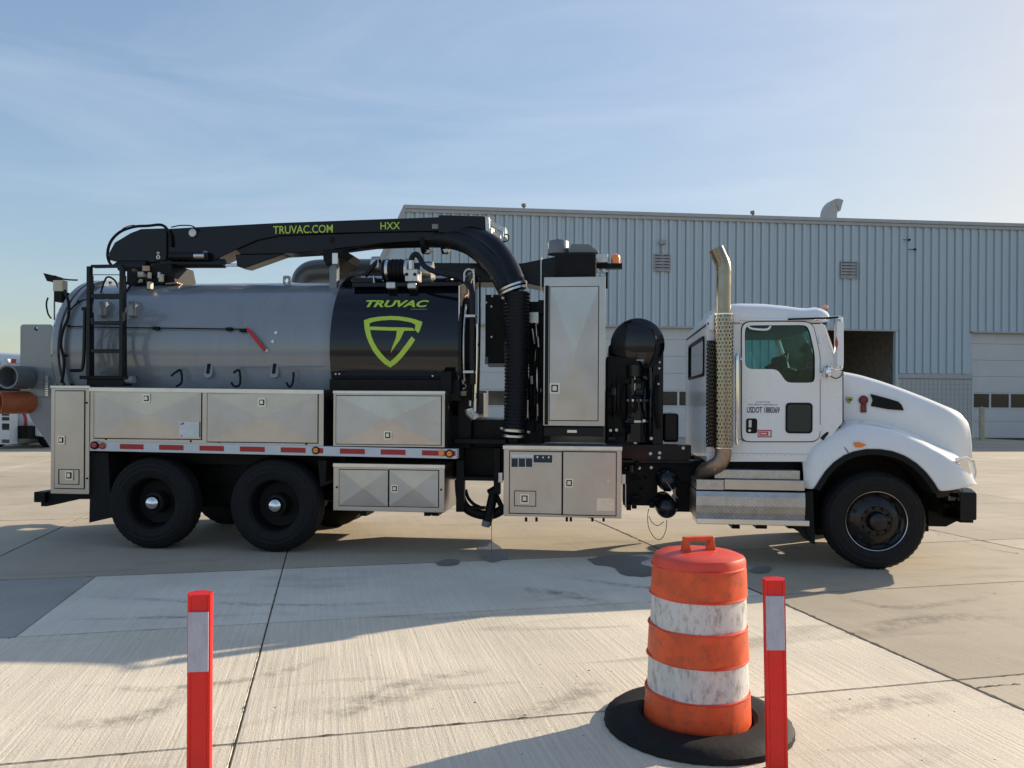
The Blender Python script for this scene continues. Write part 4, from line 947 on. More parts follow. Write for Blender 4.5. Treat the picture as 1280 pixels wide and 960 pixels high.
for pts, r in (([(148, 328, YB), (140, 332, YB), (134.5, 320, YB), (138, 303, YB), (150, 290, YB), (168, 283.5, YB), (185, 282.3, YB), (203, 281.5, YB), (212, 292, YB), (214, 308, YB)], .018),
               ([(149, 291, YB), (155, 285, YB), (166, 281.5, YB), (174, 284, YB)], .006), ([(214, 284, YB), (226, 281.8, YB), (240, 282.5, YB), (247, 288, YB)], .008)):
    rod(smooth(T3(pts), 5), r, 'hydraulic_line', 'black_matte', boom, 8)
cyl(150, 185, 332.5, YB, .07, 'slew_motor', 'black_paint', boom); tbox('slew_valve', 'rust_pipe', 177.5, 187, 332, 339, YB - .08, YB + .02, boom)
# pedestal
bpoly('pedestal', 'chassis_black', [(158, 336), (214, 329), (219, 353), (206, 356), (158, 356)], YB - .05, YB + .5, par=trk)
bpoly('pedestal_flange', 'rust_pipe', [(206, 353.5), (221, 352), (221, 354.5), (206, 356)], YB - .1, YB + .55, par=trk)
for k in range(10):
    px, py = random.uniform(160, 210), random.uniform(336, 352); p = T.p3(px, py, YB - .1); q = MB(); r = random.uniform(.015, .035)
    q.lathe([(r, -.04), (r, .03), (0, .04)], tuple(p), random.choice('xyz'), 8); part(q, 'fitting', random.choice(['bare_metal', 'black_matte', 'cream', 'rust_pipe']), recalc=True)
for pts in (((126, 366), (133, 347), (143, 350), (148, 360)), ((168, 358), (174, 348), (183, 350), (185, 362)), ((153, 372), (165, 355), (172, 347)), ((160, 352), (150, 366), (152, 372))):
    rod(smooth(T3([(a, b, .7) for a, b in pts]), 4), .012, 'hydraulic_line', 'black_matte', trk, 6)
tbox('work_light', 'cream', 183.5, 188, 352, 361, .65, .72); tbox('work_light', 'cream', 147, 151, 352, 360, .65, .72)
# boom hose below and bend down
hy = YB + .2
hose_pts = T3([(345, 305, hy), (400, 304, hy), (470, 300, hy), (530, 298, hy), (560, 299, hy - .1), (585, 306, hy - .25), (606, 321, hy - .45), (623, 341, hy - .6), (634, 362, hy - .7)])
rod(smooth(hose_pts, 8), .115, 'suction_hose', 'hose_rubber', boom, 28)
hose2 = T3([(560, 293, hy), (590, 296, hy - .15), (613, 306, hy - .35), (630, 325, hy - .5), (641, 347, hy - .65), (645, 360, hy - .7)])
q = MB(); q.tube(smooth(hose2, 8), .125, 28); q.build('hose_elbow', 'black_paint', boom)
for px in (420, 531, 556):
    q = MB(); x, z = T(px, 303, YB + .2); q.lathe([(.13, -.03), (.145, -.03), (.145, .03), (.13, .03)], (x, YB + .2, z), 'x', 28); q.build('hose_hanger', 'black_matte', boom, recalc=True)
bpoly('hose_saddle', 'bare_metal', [(528, 312), (540, 311), (536, 316), (531, 317)], YB + .15, YB + .25); bpoly('hose_saddle', 'bare_metal', [(552, 311), (562, 309), (560, 315), (556, 317)], YB + .1, YB + .2)
for px, py in ((575.5, 294.5), (586, 294)):
    q = MB(); x, z = T(px, py, YB); q.lathe([(.012, -.004), (.02, -.005), (.02, 0)], (x, YB, z), 'y', 12); q.build('shackle', 'steel_trim', boom, recalc=True)
bpoly('latch_hook', 'bare_metal', [(596, 300), (604, 291), (606, 295), (600, 301)], YB - .02, YB)
# main vertical hose, corrugated
vy = .38
top = T.p3(645.5, 366, vy); bot = T.p3(643.5, 536, vy - .05); q = MB(); N = 76; path = []; rs = []
for i in range(N + 1):
    t = i / N; path.append(top.lerp(bot, t) + Vector((.012 * math.sin(t * 3.14) , 0, 0))); rs.append((.150 - .026 * t) + (.0055 if i % 2 else -.0045))
q.tube(path, rs, 32); vh = part(q, 'suction_hose', 'hose_rubber', sharp=25)
for (px, py, tilt) in ((641, 364, .35), (641, 359, .35), (641.5, 538, -.08), (642, 545, -.05)):
    p = T.p3(px, py, vy); q = MB(); r = .162 if py < 400 else .13
    q.lathe([(r - .01, -.012), (r + .012, -.012), (r + .012, .012), (r - .01, .012), (r - .01, -.012)], (0, 0, 0), 'z', 36); o = q.build('hose_clamp', 'steel_trim', vh, loc=p, recalc=True); o.rotation_euler = (0, -tilt, 0)
for px, py in ((627, 372), (653, 357), (625.5, 535), (659, 539.5)):
    p = T.p3(px, py, vy - .12); q = MB(); q.tube([p, p + Vector((.03, .0, -.01))], .016, 8); q.build('clamp_bolt', 'bare_metal', vh)
cyl(637, 648, 550, .35, .08, 'hose_inlet', 'chassis_black')
# boom cradle, grey return pipe, duct
q = MB(); TB(q, 411.5, 421, 322, 378, .75, .85); part(q, 'boom_cradle_post', 'pipe_grey', bevel=.008)
q = MB(); q.prism(TP([(403, 312), (430, 312), (426, 322), (418, 327), (409, 333), (405, 326)], .72), .7, 1.4); part(q, 'boom_cradle', 'black_matte', bevel=.01)
tbox('cradle_clamp', 'steel_trim', 415, 422, 316, 330, .66, .7)
py_ = 1.7
pp = smooth([T.p3(379, 372, py_), T.p3(379, 356, py_), T.p3(384, 345, py_), T.p3(398, 340, py_), T.p3(440, 339.5, py_), T.p3(490, 339, py_)], 8)
rod(pp, .165, 'return_pipe', 'pipe_grey', trk, 32)
q = MB(); x, z = T(358, 350.5, 1.0); q.plate([rrect(x - .045, x + .045, z - .06, z + .06, .02), [(x + .025 * math.cos(R(a)), z + .03 * math.sin(R(a))) for a in range(0, 360, 40)]], 1.0, 1.03); part(q, 'lifting_eye', 'tank_grey')
q = MB(); q.prism(TP([(478, 328), (652, 329), (692, 321), (700, 321), (700, 362), (686, 360), (652, 353), (478, 353)], 1.3), 1.3, 1.75); part(q, 'air_duct', 'black_paint', bevel=.01)
q = MB(); TB(q, 675.5, 677, 321, 362, 1.25, 1.76); part(q, 'duct_flange', 'bare_metal')

# --- middle machinery
tbox('blower_panel', 'black_matte', 606.5, 661, 368, 455, .62, .8, bevel=.01)
for px, py, r in ((629, 392, .04), (631, 432, .05)):
    x, z = T(px, py, .6); q = MB(); q.lathe([(r, 0), (r, -.02), (r * .6, -.022), (0, -.022)], (x, .62, z), 'y', 20); part(q, 'gauge', 'chassis_black', recalc=True)
for px, py in ((615, 370), (614, 383), (614, 421), (607.5, 378)):
    x, z = T(px, py, .6); q = MB(); q.lathe([(.014, 0), (.012, -.012), (0, -.014)], (x, .62, z), 'y', 8); part(q, 'bolt', 'bare_metal', recalc=True)
tbox('panel_step', 'grey_cap', 610, 632, 454, 458.5, .58, .7); tbox('bracket', 'grey_cap', 606, 610, 446, 455, .58, .62)
tbox('valve_block', 'bare_metal', 661, 673.5, 390, 404, .5, .6, bevel=.008)
tbox('valve_plate', 'chassis_black', 660, 680, 377, 392, .56, .66)
tbox('support_post', 'chassis_black', 661, 668, 392, 560, .66, .8); tbox('support_post', 'chassis_black', 672, 680.5, 375, 560, .62, .76)
for k, pts in enumerate(([(664, 405, .5), (665, 420, .5), (668, 432, .5), (667, 450, .5), (664, 480, .5), (666, 520, .45)], [(672, 405, .5), (673, 430, .48), (672, 450, .5), (674, 480, .5), (673, 530, .5)],
                         [(668, 404, .5), (669, 418, .45), (671, 440, .45), (669, 470, .5), (670, 500, .5), (668, 540, .5)], [(658, 460, .6), (661, 490, .6), (659, 520, .6), (662, 545, .6)])):
    rod(smooth(T3(pts), 5), .013, 'hydraulic_line', 'black_matte', trk, 8)
for x0, y0, x1, y1 in ((665, 411, 668, 430), (672, 421, 673, 434), (664.5, 470, 665, 480), (671.5, 505, 671.8, 520), (659.5, 500, 659, 522)): rod(T3([(x0, y0, .46), (x1, y1, .46)]), .014, 'hose_fitting', 'steel_trim', trk, 8)
for k in range(16):
    px, py = random.uniform(662, 679), random.uniform(440, 552); p = T.p3(px, py, .55); q = MB(); r = random.uniform(.01, .03)
    q.lathe([(r, -.03), (r, .03), (0, .04)], tuple(p), random.choice('xyz'), 8); part(q, 'fitting', random.choice(['bare_metal', 'chassis_black', 'black_matte', 'black_matte']), recalc=True)
# deck behind between drum and tall box
tbox('deck_beam', 'bare_metal', 594, 640, 521.5, 524.5, .75, 1.0); tbox('pump_housing', 'chassis_black', 590, 680, 525, 560, .5, 1.5, bevel=.02)
tbox('cross_beam', 'chassis_black', 568, 632, 549, 555, .25, .45); tbox('side_frame', 'chassis_black', 570, 632, 556, 600, .6, 1.3)
tbox('frame_post', 'chassis_black', 570, 580, 575, 640, .3, .4); tbox('frame_post', 'chassis_black', 617, 625, 560, 618, .3, .4); tbox('shelf_bar', 'chassis_black', 580, 620, 596, 601, .3, .5)
rod(smooth(T3([(574, 600, .45), (576, 622, .45), (584, 636, .45), (600, 643, .45), (616, 643, .45), (628, 637, .45)]), 6), .055, 'drain_loop', 'chassis_black', trk, 14)
tbox('drain_bar', 'chassis_black', 580, 606, 633.5, 637, .4, .5); 
rod(smooth(T3([(582, 612, .5), (585, 622, .5), (592, 630, .5), (600, 634, .5)]), 4), .02, 'drain_line', 'black_matte', trk, 8)
rod(T3([(617, 617, .4), (612, 640, .38), (608, 656, .36)]), .055, 'drain_valve', 'chassis_black', trk, 12)
rod(T3([(608.5, 651, .35), (607, 658, .35)]), .05, 'drain_cap', 'grey_cap', trk, 12)
rod(T3([(622, 612, .42), (612, 618, .42)]), .06, 'valve_body', 'chassis_black', trk, 12); rod(T3([(619, 617, .4), (630, 640, .4)]), .03, 'valve_arm', 'chassis_black', trk, 8)
p = T.p3(614.5, 655, .33); rod([p, (p.x, p.y, .01)], .0035, 'water_drip', 'pipe_grey', trk, 5)

# engine / blower body behind control box and between tall box and cab
tbox('blower_body', 'chassis_black', 760, 828, 430, 556, .75, 2.0, bevel=.04); tbox('blower_side', 'chassis_black', 757, 800, 445, 560, .55, 1.2, bevel=.03)
tbox('side_shield', 'black_paint', 828 - 12, 829, 440, 560, .62, .78)
c0 = T.p3(797, 431, .6); rS = (T(832.5, 431, .6)[0] - T(764.5, 431, .6)[0]) / 2
q = MB(); q.lathe([(0, -.085), (.1, -.08), (.2, -.058), (rS - .02, -.012), (rS, .008), (rS, .9), (rS - .05, .95), (0, 1.0)], (c0.x, .62, c0.z), 'y', 64); si = part(q, 'silencer', 'black_gloss', recalc=True)
x, z = T(800, 450.5, .55); q = MB(); q.tube([(x - .04, .55, z), (x + .04, .55, z)], .01, 6); q.build('silencer_handle', 'steel_trim', si)
for k in range(6):
    t = R(60 * k + 20); q = MB(); q.lathe([(.01, -.01), (0, -.012)], (c0.x + rS * .93 * math.cos(t), .65, c0.z + rS * .93 * math.sin(t)), 'y', 8); q.build('bolt', 'black_matte', si)
q = MB(); q.lathe([(.15, 0), (.15, .72)], tuple(T.p3(793, 552, .65)), 'z', 32); part(q, 'silencer_neck', 'black_gloss')
for py in (500.5, 526.5):
    q = MB(); p = T.p3(793.5, py, .65); q.lathe([(.13, -.012), (.158, -.012), (.158, .012), (.13, .012)], tuple(p), 'z', 32); part(q, 'clamp_band', 'steel_trim', recalc=True)
q = MB(); q.lathe([(.09, 0), (.09, .13)], tuple(T.p3(793, 471 - 0, .55)), 'z', 24); part(q, 'neck_collar', 'rim_black')
rod(T3([(793.5, 463, .5), (793.5, 488, .5)]), .006, 'sight_glass', 'steel_trim', trk); rod(T3([(813, 459, .5), (813, 486, .5)]), .012, 'sight_tube', 'cab_glass', trk)
for px, py in ((824.5, 453), (824, 460.5), (823, 480), (763, 538), (770.5, 537.5), (814, 548), (805, 526), (799, 585), (814, 584.5), (813, 567), (824.5, 566), (824, 572), (854, 560), (794, 553)):
    p = T.p3(px, py, .5 if py < 550 else .55); q = MB(); r = .014 if py < 500 else .022; q.lathe([(r, 0), (r * .8, -.02), (0, -.024)], tuple(p), 'y', 10); part(q, 'bolt', 'bare_metal', recalc=True)
for k in range(9):
    px = 766 + k * 6.8 + random.uniform(-2, 2); y0_, y1_ = random.uniform(455, 480), random.uniform(520, 552)
    rod(smooth(T3([(px, y0_, .6), (px + random.uniform(-3, 3), (y0_ + y1_) / 2, .5), (px + random.uniform(-2, 2), y1_, .56)]), 4), random.uniform(.010, .022), 'hydraulic_line', random.choice(['black_gloss', 'black_matte', 'hose_rubber']), trk, 8)
for k in range(26):
    px, py = random.choice([(random.uniform(762, 826), random.uniform(470, 550)), (random.uniform(782, 866), random.uniform(582, 628))]); p = T.p3(px, py, .5); q = MB(); r_ = random.uniform(.012, .04)
    q.lathe([(r_, -.03), (r_, .05), (0, .06)], tuple(p), random.choice('xyz'), 8); part(q, 'fitting', random.choice(['chassis_black', 'black_gloss', 'black_matte', 'bare_metal' if r_ < .02 else 'black_gloss']), recalc=True)
tbox('oil_tank', 'black_paint', 829, 848.5, 516.5, 553, .9, 1.6, bevel=.03)
tbox('chassis_step', 'black_paint', 777, 864, 556, 574, .55, .8); tbox('chassis_side', 'chassis_black', 777, 880, 575, 602, .6, .8); tbox('chassis_ledge', 'black_paint', 777, 868, 575.5, 579, .52, .7)
tbox('lower_bracket', 'chassis_black', 779, 822, 600, 632, .6, 1.0); tbox('lower_bracket', 'chassis_black', 845, 868, 600, 640, .7, 1.1)
for px, py, ya_ in ((834.5, 601, .25), (833.5, 635, .25)):
    p = T.p3(px, py, ya_); r = .115
    q = MB(); q.lathe([(0, -.07), (.05, -.06), (.09, -.03), (r, .02), (r, .62), (0, .66)], tuple(p), 'y', 32); a_ = part(q, 'air_reservoir', 'black_gloss', recalc=True)
rod(T3([(833, 602, .15), (847, 623, .2)]), .004, 'wire', 'bare_metal', trk); rod(smooth(T3([(826, 583, .3), (843, 584, .3), (848, 595, .3), (847, 640, .3)]), 4), .006, 'air_line', 'black_matte', trk)
rod(smooth(T3([(811, 636, .3), (809.5, 645, .3), (811, 660, .3), (818, 672, .3), (826, 674, .3), (832, 664, .3), (833.5, 650, .3)]), 5), .004, 'loose_wire', 'black_matte', trk, 5)
rod(smooth(T3([(811, 645, .3), (815, 653, .3), (822, 657, .3), (830, 652, .3)]), 5), .004, 'loose_wire', 'black_matte', trk, 5)
for px, py in ((783, 636), (812, 633), (818, 628), (790, 634)):
    tbox('fitting', 'chassis_black', px, px + 6, py - 6, py + 2, .5, .6)
rod(T3([(782, 605, .45), (782, 634, .45)]), .01, 'air_line', 'bare_metal', trk)
# box added to block light between tank and chassis / far side bodywork (the same row of boxes on the other side)
zB = T(300, 487, 0)[1]
q = MB(); q.box(XB + .05, T(570, 500, 0)[0], .5, TW - .45, 1.06, 1.55); part(q, 'tank_gap_light_block', 'chassis_black')
q = MB(); q.box(XB, T(405, 520, 0)[0], TW - .42, TW, 1.0, zB); part(q, 'far_side_cabinet', 'steel', bevel=.005)
q = MB(); q.box(T(416, 520, 0)[0], T(570, 520, 0)[0], TW - .42, TW, 1.0, zB); part(q, 'far_side_cabinet', 'steel', bevel=.005)
q = MB(); q.box(T(640, 520, 0)[0], T(800, 520, 0)[0], TW - .5, TW, .85, 1.7); part(q, 'far_side_cabinet', 'steel', bevel=.005)
q = MB(); q.box(T(430, 520, 0)[0], T(560, 520, 0)[0], TW - .5, TW, .75, .99); part(q, 'far_side_toolbox', 'steel', bevel=.005)
# fenders over the tandem, mudflap, bumper bar
q = MB(); q.box(T(112, 600, 0)[0] + .02, T(416, 600, 0)[0], .45, .5, .95, 1.3); part(q, 'inner_panel', 'chassis_black')
q = MB(); q.prism(TP([(113.5, 566), (135, 566), (139, 646), (111.5, 653.5)], .05), .05, .65); part(q, 'mudflap', 'rubber')
q = MB(); q.prism(TP([(405, 574), (416, 574), (414, 600), (408, 606)], .3), .1, .6); part(q, 'mudflap', 'rubber')
q = MB(); TB(q, 42, 56, 615, 628, .25, TW - .25); part(q, 'rear_bumper', 'black_matte', bevel=.01)
q = MB(); q.prism(TP([(51, 616), (113, 617), (113, 624), (98, 624), (58, 633), (51, 633)], .3), .3, .42); part(q, 'bumper_bracket', 'black_matte', bevel=.006)
q = MB(); q.prism(TP([(51, 616), (113, 617), (113, 624), (98, 624), (58, 633), (51, 633)], .3), TW - .42, TW - .3); part(q, 'bumper_bracket', 'black_matte', bevel=.006)

# --- cab
CYN = .10; CYF = 2.2
cab = empty('cab'); cab.parent = trk
outline = TP([(883.5, 577), (883.5, 404), (1023, 403), (1029, 416), (1046, 463), (1053, 464), (1053, 528), (1030, 556), (1006, 577)], CYN)
win = TP([(931, 455), (930.5, 416), (931.5, 410), (936, 407), (1004, 406.5), (1009, 409), (1012, 416), (1018, 443), (1018, 474), (1015, 478.5), (986, 478.5), (981, 476), (975, 467), (971, 463), (966, 461.5), (938, 461.5), (933, 459)], CYN)
big = TP([(928, 458), (928, 410), (934, 405), (1006, 405), (1011, 408), (1020, 440), (1020, 481), (984, 481), (970, 464), (934, 464)], CYN)
q = MB(); q.plate([outline, big], CYN, CYN + .05); q.build('side_wall', 'white_paint', cab)
# far side (mirror): bigger window
fw = [T(px, py, CYF) for px, py in ((884, 458), (884, 424), (890, 420), (958, 420), (966, 424), (969, 432), (969, 462), (940, 463), (890, 463))]
fo = outline
q = MB(); q.plate([fo, fw], CYF - .05, CYF); q.build('far_side_wall', 'white_paint', cab)
q = MB(); q.plate([fw], CYF - .03, CYF - .025); q.build('far_window', 'cab_glass', cab)
# door
dol = TP([(927, 545), (927, 412), (929, 406), (935, 402.8), (1006, 402.6), (1013, 405), (1017, 411), (1024, 445), (1024, 543), (1022, 548), (1016, 551.5), (935, 551.5), (929.5, 550)], CYN)
dgap = TP([(925.9, 545), (925.9, 411), (928, 405), (934.5, 401.5), (1007, 401.3), (1014, 404), (1018.3, 411), (1025.3, 445), (1025.3, 543.5), (1023, 549), (1017, 552.8), (935, 552.8), (928.5, 551.3)], CYN)
win, dol, dgap = chaikin(win), chaikin(dol), chaikin(dgap)
q = MB(); q.plate([dgap, win], CYN - .004, CYN - .0005); q.build('door_gasket', 'hole', cab)
q = MB(); q.plate([dol, win], CYN - .022, CYN - .0045); door = q.build('door', 'white_paint', cab, bevel=.006)
inner = [(x * .985 + .015 * sum(p[0] for p in win) / len(win), z * .985 + .015 * sum(p[1] for p in win) / len(win)) for x, z in win]
q = MB(); q.plate([win, inner], CYN - .018, CYN + .01); q.build('window_seal', 'black_matte', door)
q = MB(); q.plate([win], CYN + .004, CYN + .008); q.build('window', 'cab_glass', door)
(xa, zb), (xb, za) = T(981, 541.5, CYN), T(1015, 503.5, CYN)
q = MB(); q.plate([rrect(xa, xb, zb, za, .04)], CYN - .03, CYN - .0222); q.build('lower_window_seal', 'black_matte', door, bevel=.004)
q = MB(); q.plate([rrect(xa + .02, xb - .02, zb + .02, za - .02, .03)], CYN - .032, CYN - .0302); q.build('lower_window', 'dark_glass', door)
(xa, zb), (xb, za) = T(932, 541.5, CYN), T(946, 523, CYN)
q = MB(); q.plate([rrect(xa, xb, zb, za, .025)], CYN - .026, CYN - .0222); q.build('handle_recess', 'black_matte', door)
q = MB(); q.box(xa + .02, xa + .055, CYN - .045, CYN - .0262, zb + .06, za - .015); q.build('handle', 'bare_metal', door, bevel=.008)
q = MB(); q.lathe([(.017, 0), (.015, -.01), (0, -.012)], (xa + .035, CYN - .0262, zb + .03), 'y', 12); q.build('lock', 'bare_metal', door, recalc=True)
(xa, zb), (xb, za) = T(946.5, 546.5, CYN), T(964, 537.3, CYN)
q = MB(); q.box(xa, xb, CYN - .0245, CYN - .0222, zb, za); q.build('red_decal', 'decal_red', door)
q = MB(); q.plate([[(xa + .01, zb + .012), (xb - .012, zb + .012), (xb - .012, za - .012), (xa + .01, za - .012)], [(xa + .016, zb + .018), (xb - .035, zb + .018), (xb - .035, za - .018), (xa + .016, za - .018)]], CYN - .0255, CYN - .0246); q.build('decal_frame', 'decal_white', door)
q = MB(); q.box(xa + .03, xb - .05, CYN - .0255, CYN - .0246, (za + zb) / 2 - .006, (za + zb) / 2 + .008); q.build('decal_line', 'decal_white', door)
def cabmap(x0, x1, y0, y1, yy): 
    a, b = T(x0, y1, yy), T(x1, y0, yy); return lambda u, v: (a[0] + (b[0] - a[0]) * u, yy, a[1] + (b[1] - a[1]) * v)
text_obj('USDOT 1880369', cabmap(933.5, 974.5, 508.6, 516.2, CYN - .0232), 'door_lettering', 'navy_text', door, bold=.028)
text_obj('HVAC SERVICE COMPANIES, INC.', cabmap(935, 972.5, 505, 506.8, CYN - .0232), 'door_small_print', 'navy_text', door, bold=.01)
text_obj('LEASED FROM', cabmap(945, 962.5, 501.9, 503.2, CYN - .0232), 'door_small_print', 'navy_text', door, bold=.01)
rod(smooth(T3([(935, 407.5, CYN - .03), (940, 411, CYN - .05), (958, 412, CYN - .05), (963, 408, CYN - .03)]), 4), .012, 'rain_visor', 'white_paint', door, 8)
# lower sill seam
q = MB(); (xa, za), (xb, zb) = T(884, 566, CYN), T(1010, 565.5, CYN); q.box(xa, xb, CYN - .003, CYN - .0005, za - .002, za + .002); q.build('sill_seam', 'louvre', cab)
for k in range(16):
    x_, z_ = T(890 + k * 7.6, 569.5, CYN); q = MB(); q.lathe([(.006, 0), (.004, -.003), (0, -.004)], (x_, CYN, z_), 'y', 6); q.build('rivet', 'bare_metal', cab)
for py in (425, 470, 535):
    q = MB(); x_, z_ = T(1024.6, py, CYN); q.box(x_ - .012, x_ + .02, CYN - .02, CYN, z_ - .035, z_ + .035); q.build('door_hinge', 'white_paint', cab, bevel=.005)
q = MB(); (xa, za), (xb, zb) = T(884, 403.5, CYN), T(925, 403, CYN); q.box(xa, xb, CYN - .004, CYN + .02, za - .005, za + .003); q.build('drip_rail', 'louvre', cab)
q = MB(); (xa, za), (xb, zb) = T(925, 400, CYN), T(1020, 399.5, CYN); q.box(xa, xb, CYN - .018, CYN + .02, za - .008, za + .008); q.build('drip_rail', 'white_paint', cab, bevel=.004)
# rear wall with window (faces the tank)
XR_ = outline[0][0]; zlo = outline[0][1]; zhi = outline[1][1]
q = MB()
ywin = [(.30, T(880, 470, .3)[1]), (1.2, T(880, 470, .3)[1]), (1.2, T(880, 424, .3)[1]), (.30, T(880, 424, .3)[1])]
def plate_x(q, loops, x0, x1):
    t_ = MB(); t_.plate(loops, 0, x1 - x0); q.add([(x0 + v[1], v[0], v[2]) for v in t_.v], [f[::-1] for f in t_.f])
wy0, wy1 = .35, 1.85; wz0, wz1 = T(872, 471, .6)[1], T(872, 422, .6)[1]
wl = rrect(wy0, wy1, wz0, wz1, .06)
plate_x(q, [[(CYN + .002, zlo), (CYF - .002, zlo), (CYF - .002, zhi), (CYN + .002, zhi)], wl], XR_ + .001, XR_ + .05); q.build('rear_wall', 'white_paint', cab)
q = MB(); plate_x(q, [wl, rrect(wy0 + .03, wy1 - .03, wz0 + .03, wz1 - .03, .05)], XR_ - .015, XR_ + .02); q.build('rear_window_seal', 'black_matte', cab)
q = MB(); plate_x(q, [wl], XR_ + .004, XR_ + .008); q.build('rear_window', 'dark_glass', cab)
q = MB(); q.box(XR_ - .004, XR_ - .0005, CYN + .3, CYF - .02, zlo + .45, zlo + .75); q.build('rear_scuff_band', 'grey_cap', cab) if False else None
# roof shell
zE = T(950, 404, CYN)[1]
def ztop(px, py): return T(px, py, .75)[1]
st = [(883.6, None, 0.0), (884.5, None, .05), (887, None, .085), (893, None, .115), (905, 383.5, 0), (930, 381.5, 0), (960, 382, 0), (985, 384.5, 0), (1005, 387.5, 0), (1014, 388, 0), (1021, 386.5, 0), (1028, 388.5, 0), (1034, 393, 0), (1036, 398, 0)]
rows = []
for px, py, dz in st:
    xx = T(px, 404, CYN)[0]; zt_ = zE + dz if py is None else ztop(px, py); row = []; K = 20
    ze = zE if px < 1020 else zE + (px - 1020) * .001
    for k in range(K + 1):
        t = math.pi * k / K; c_ = math.cos(t); s_ = math.sin(t)
        yy = (CYN + CYF) / 2 - (CYF - CYN) / 2 * math.copysign(abs(c_) ** .55, c_); zz = ze + (zt_ - ze) * (s_ ** .5 if s_ > 0 else 0)
        bow = .10 * (1 - abs(c_) ** 2) * max(0, (px - 1000) / 36)
        row.append((xx + bow, yy, zz))
    rows.append(row)
q = MB(); q.grid(rows); roof = q.build('roof', 'white_paint', cab, recalc=True, sharp=60)
q = MB(); q.box(rows[0][0][0], rows[-1][0][0] - .02, CYN, CYF, zE - .012, zE + .003); q.build('headliner', 'interior', cab)
# visor underside and roof marker lamps
for k in range(5):
    yy = .35 + k * .4; xx = T(1029.5, 388, .4)[0]; z_ = ztop(1029.5, 389) + .005; q = MB(); q.lathe([(.034, 0), (.03, .02), (.0, .028)], (xx + .03, yy + .1, z_), 'z', 12); q.build('roof_marker_lamp', 'beacon_amber', cab)
# windscreen + pillars
a0, a1 = T(1026, 404, CYN), T(1047, 464, CYN)
q = MB(); q.add([(a0[0], CYN + .06, a0[1]), (a0[0] + .08, YC - .2, a0[1]), (a0[0] + .08, YC, a0[1]), (a0[0], CYF - .06, a0[1]), (a1[0], CYN + .06, a1[1]), (a1[0] + .14, YC - .2, a1[1]), (a1[0] + .14, YC, a1[1]), (a1[0], CYF - .06, a1[1])], [(0, 4, 5, 1), (1, 5, 6, 2), (2, 6, 7, 3)]); q.build('windscreen', 'windscreen', cab, recalc=True)
for yy in (CYN + .03, CYF - .03):
    q = MB(); q.tube([(a0[0], yy, a0[1]), (a1[0], yy, a1[1])], .035, 8); q.build('windscreen_pillar', 'white_paint', cab)
for k, dx in enumerate((.0, .035)): rod([(a0[0] + .045 + dx, CYN + .12 + dx, a0[1] - .02), (a1[0] + .04 + dx, CYN + .15 + dx, a1[1])], .012, 'wiper_arm', 'black_matte', cab)
# cowl top
q = MB(); q.box(a1[0] - .02, outline[5][0] + .02, CYN + .05, CYF - .05, a1[1] - .05, a1[1] - .005); q.build('cowl', 'white_paint', cab, bevel=.01)
# floor, firewall, interior
q = MB(); q.box(XR_ + .05, outline[6][0], CYN + .05, CYF - .05, zlo, zlo + .05); q.build('floor', 'interior', cab)
q = MB(); q.box(outline[6][0] - .02, outline[6][0], CYN + .06, CYF - .06, zlo, a1[1] - .06); q.build('firewall', 'interior', cab)
xd = T(1022, 470, .5)[0]; zd = T(1022, 468, .5)[1]
q = MB(); q.prism([(xd - .28, zd - .12), (xd - .2, zd + .06), (outline[5][0] - .03, zd + .05), (outline[5][0] - .03, zd - .3)], CYN + .06, CYF - .06); q.build('dashboard', 'interior', cab, bevel=.02)
for y0, y1 in ((.35, .85), (1.45, 1.98)):
    xs0 = T(950, 460, .6)[0] if y0 < 1 else T(956, 460, 1.7)[0] - .12
    q = MB(); q.prism([(xs0 - .05, zlo + .3), (xs0 + .5, zlo + .3), (xs0 + .52, zlo + .45), (xs0, zlo + .45)], y0, y1); q.build('seat_cushion', 'seat_fabric', cab, bevel=.03)
    if y0 > 1: q = MB(); q.prism([(xs0 + .3, zlo + .45), (xs0 + .42, zlo + .45), (xs0 + .34, zlo + 1.22), (xs0 + .24, zlo + 1.22)], y0, y1); q.build('seat_backrest', 'seat_fabric', cab, bevel=.04)
    else: q = MB(); q.prism([(xs0 - .20, zlo + .40), (xs0 - .04, zlo + .40), (xs0 - .1, zlo + .78), (xs0 - .24, zlo + .78)], y0, y1); q.build('seat_backrest', 'seat_fabric', cab, bevel=.04)
c0 = T.p3(975, 464, 1.7); q = MB(); pts = [(c0.x + .12 * math.cos(R(a)) * .6, c0.y + .22 * math.sin(R(a)), c0.z + .03 + .19 * math.cos(R(a))) for a in range(0, 361, 20)]
q.tube(pts, .016, 8); q.build('steering_wheel', 'black_matte', cab)
for pts in ([(957, 461, 1.2), (977, 452, 1.2)], ): rod(T3(pts), .03, 'gear_lever', 'black_matte', cab, 8)
q = MB(); q.lathe([(0, -.09), (.07, -.06), (.09, 0), (.07, .06), (0, .09)], tuple(T.p3(988, 469, .6)), 'z', 16); q.build('cup', 'interior', cab)
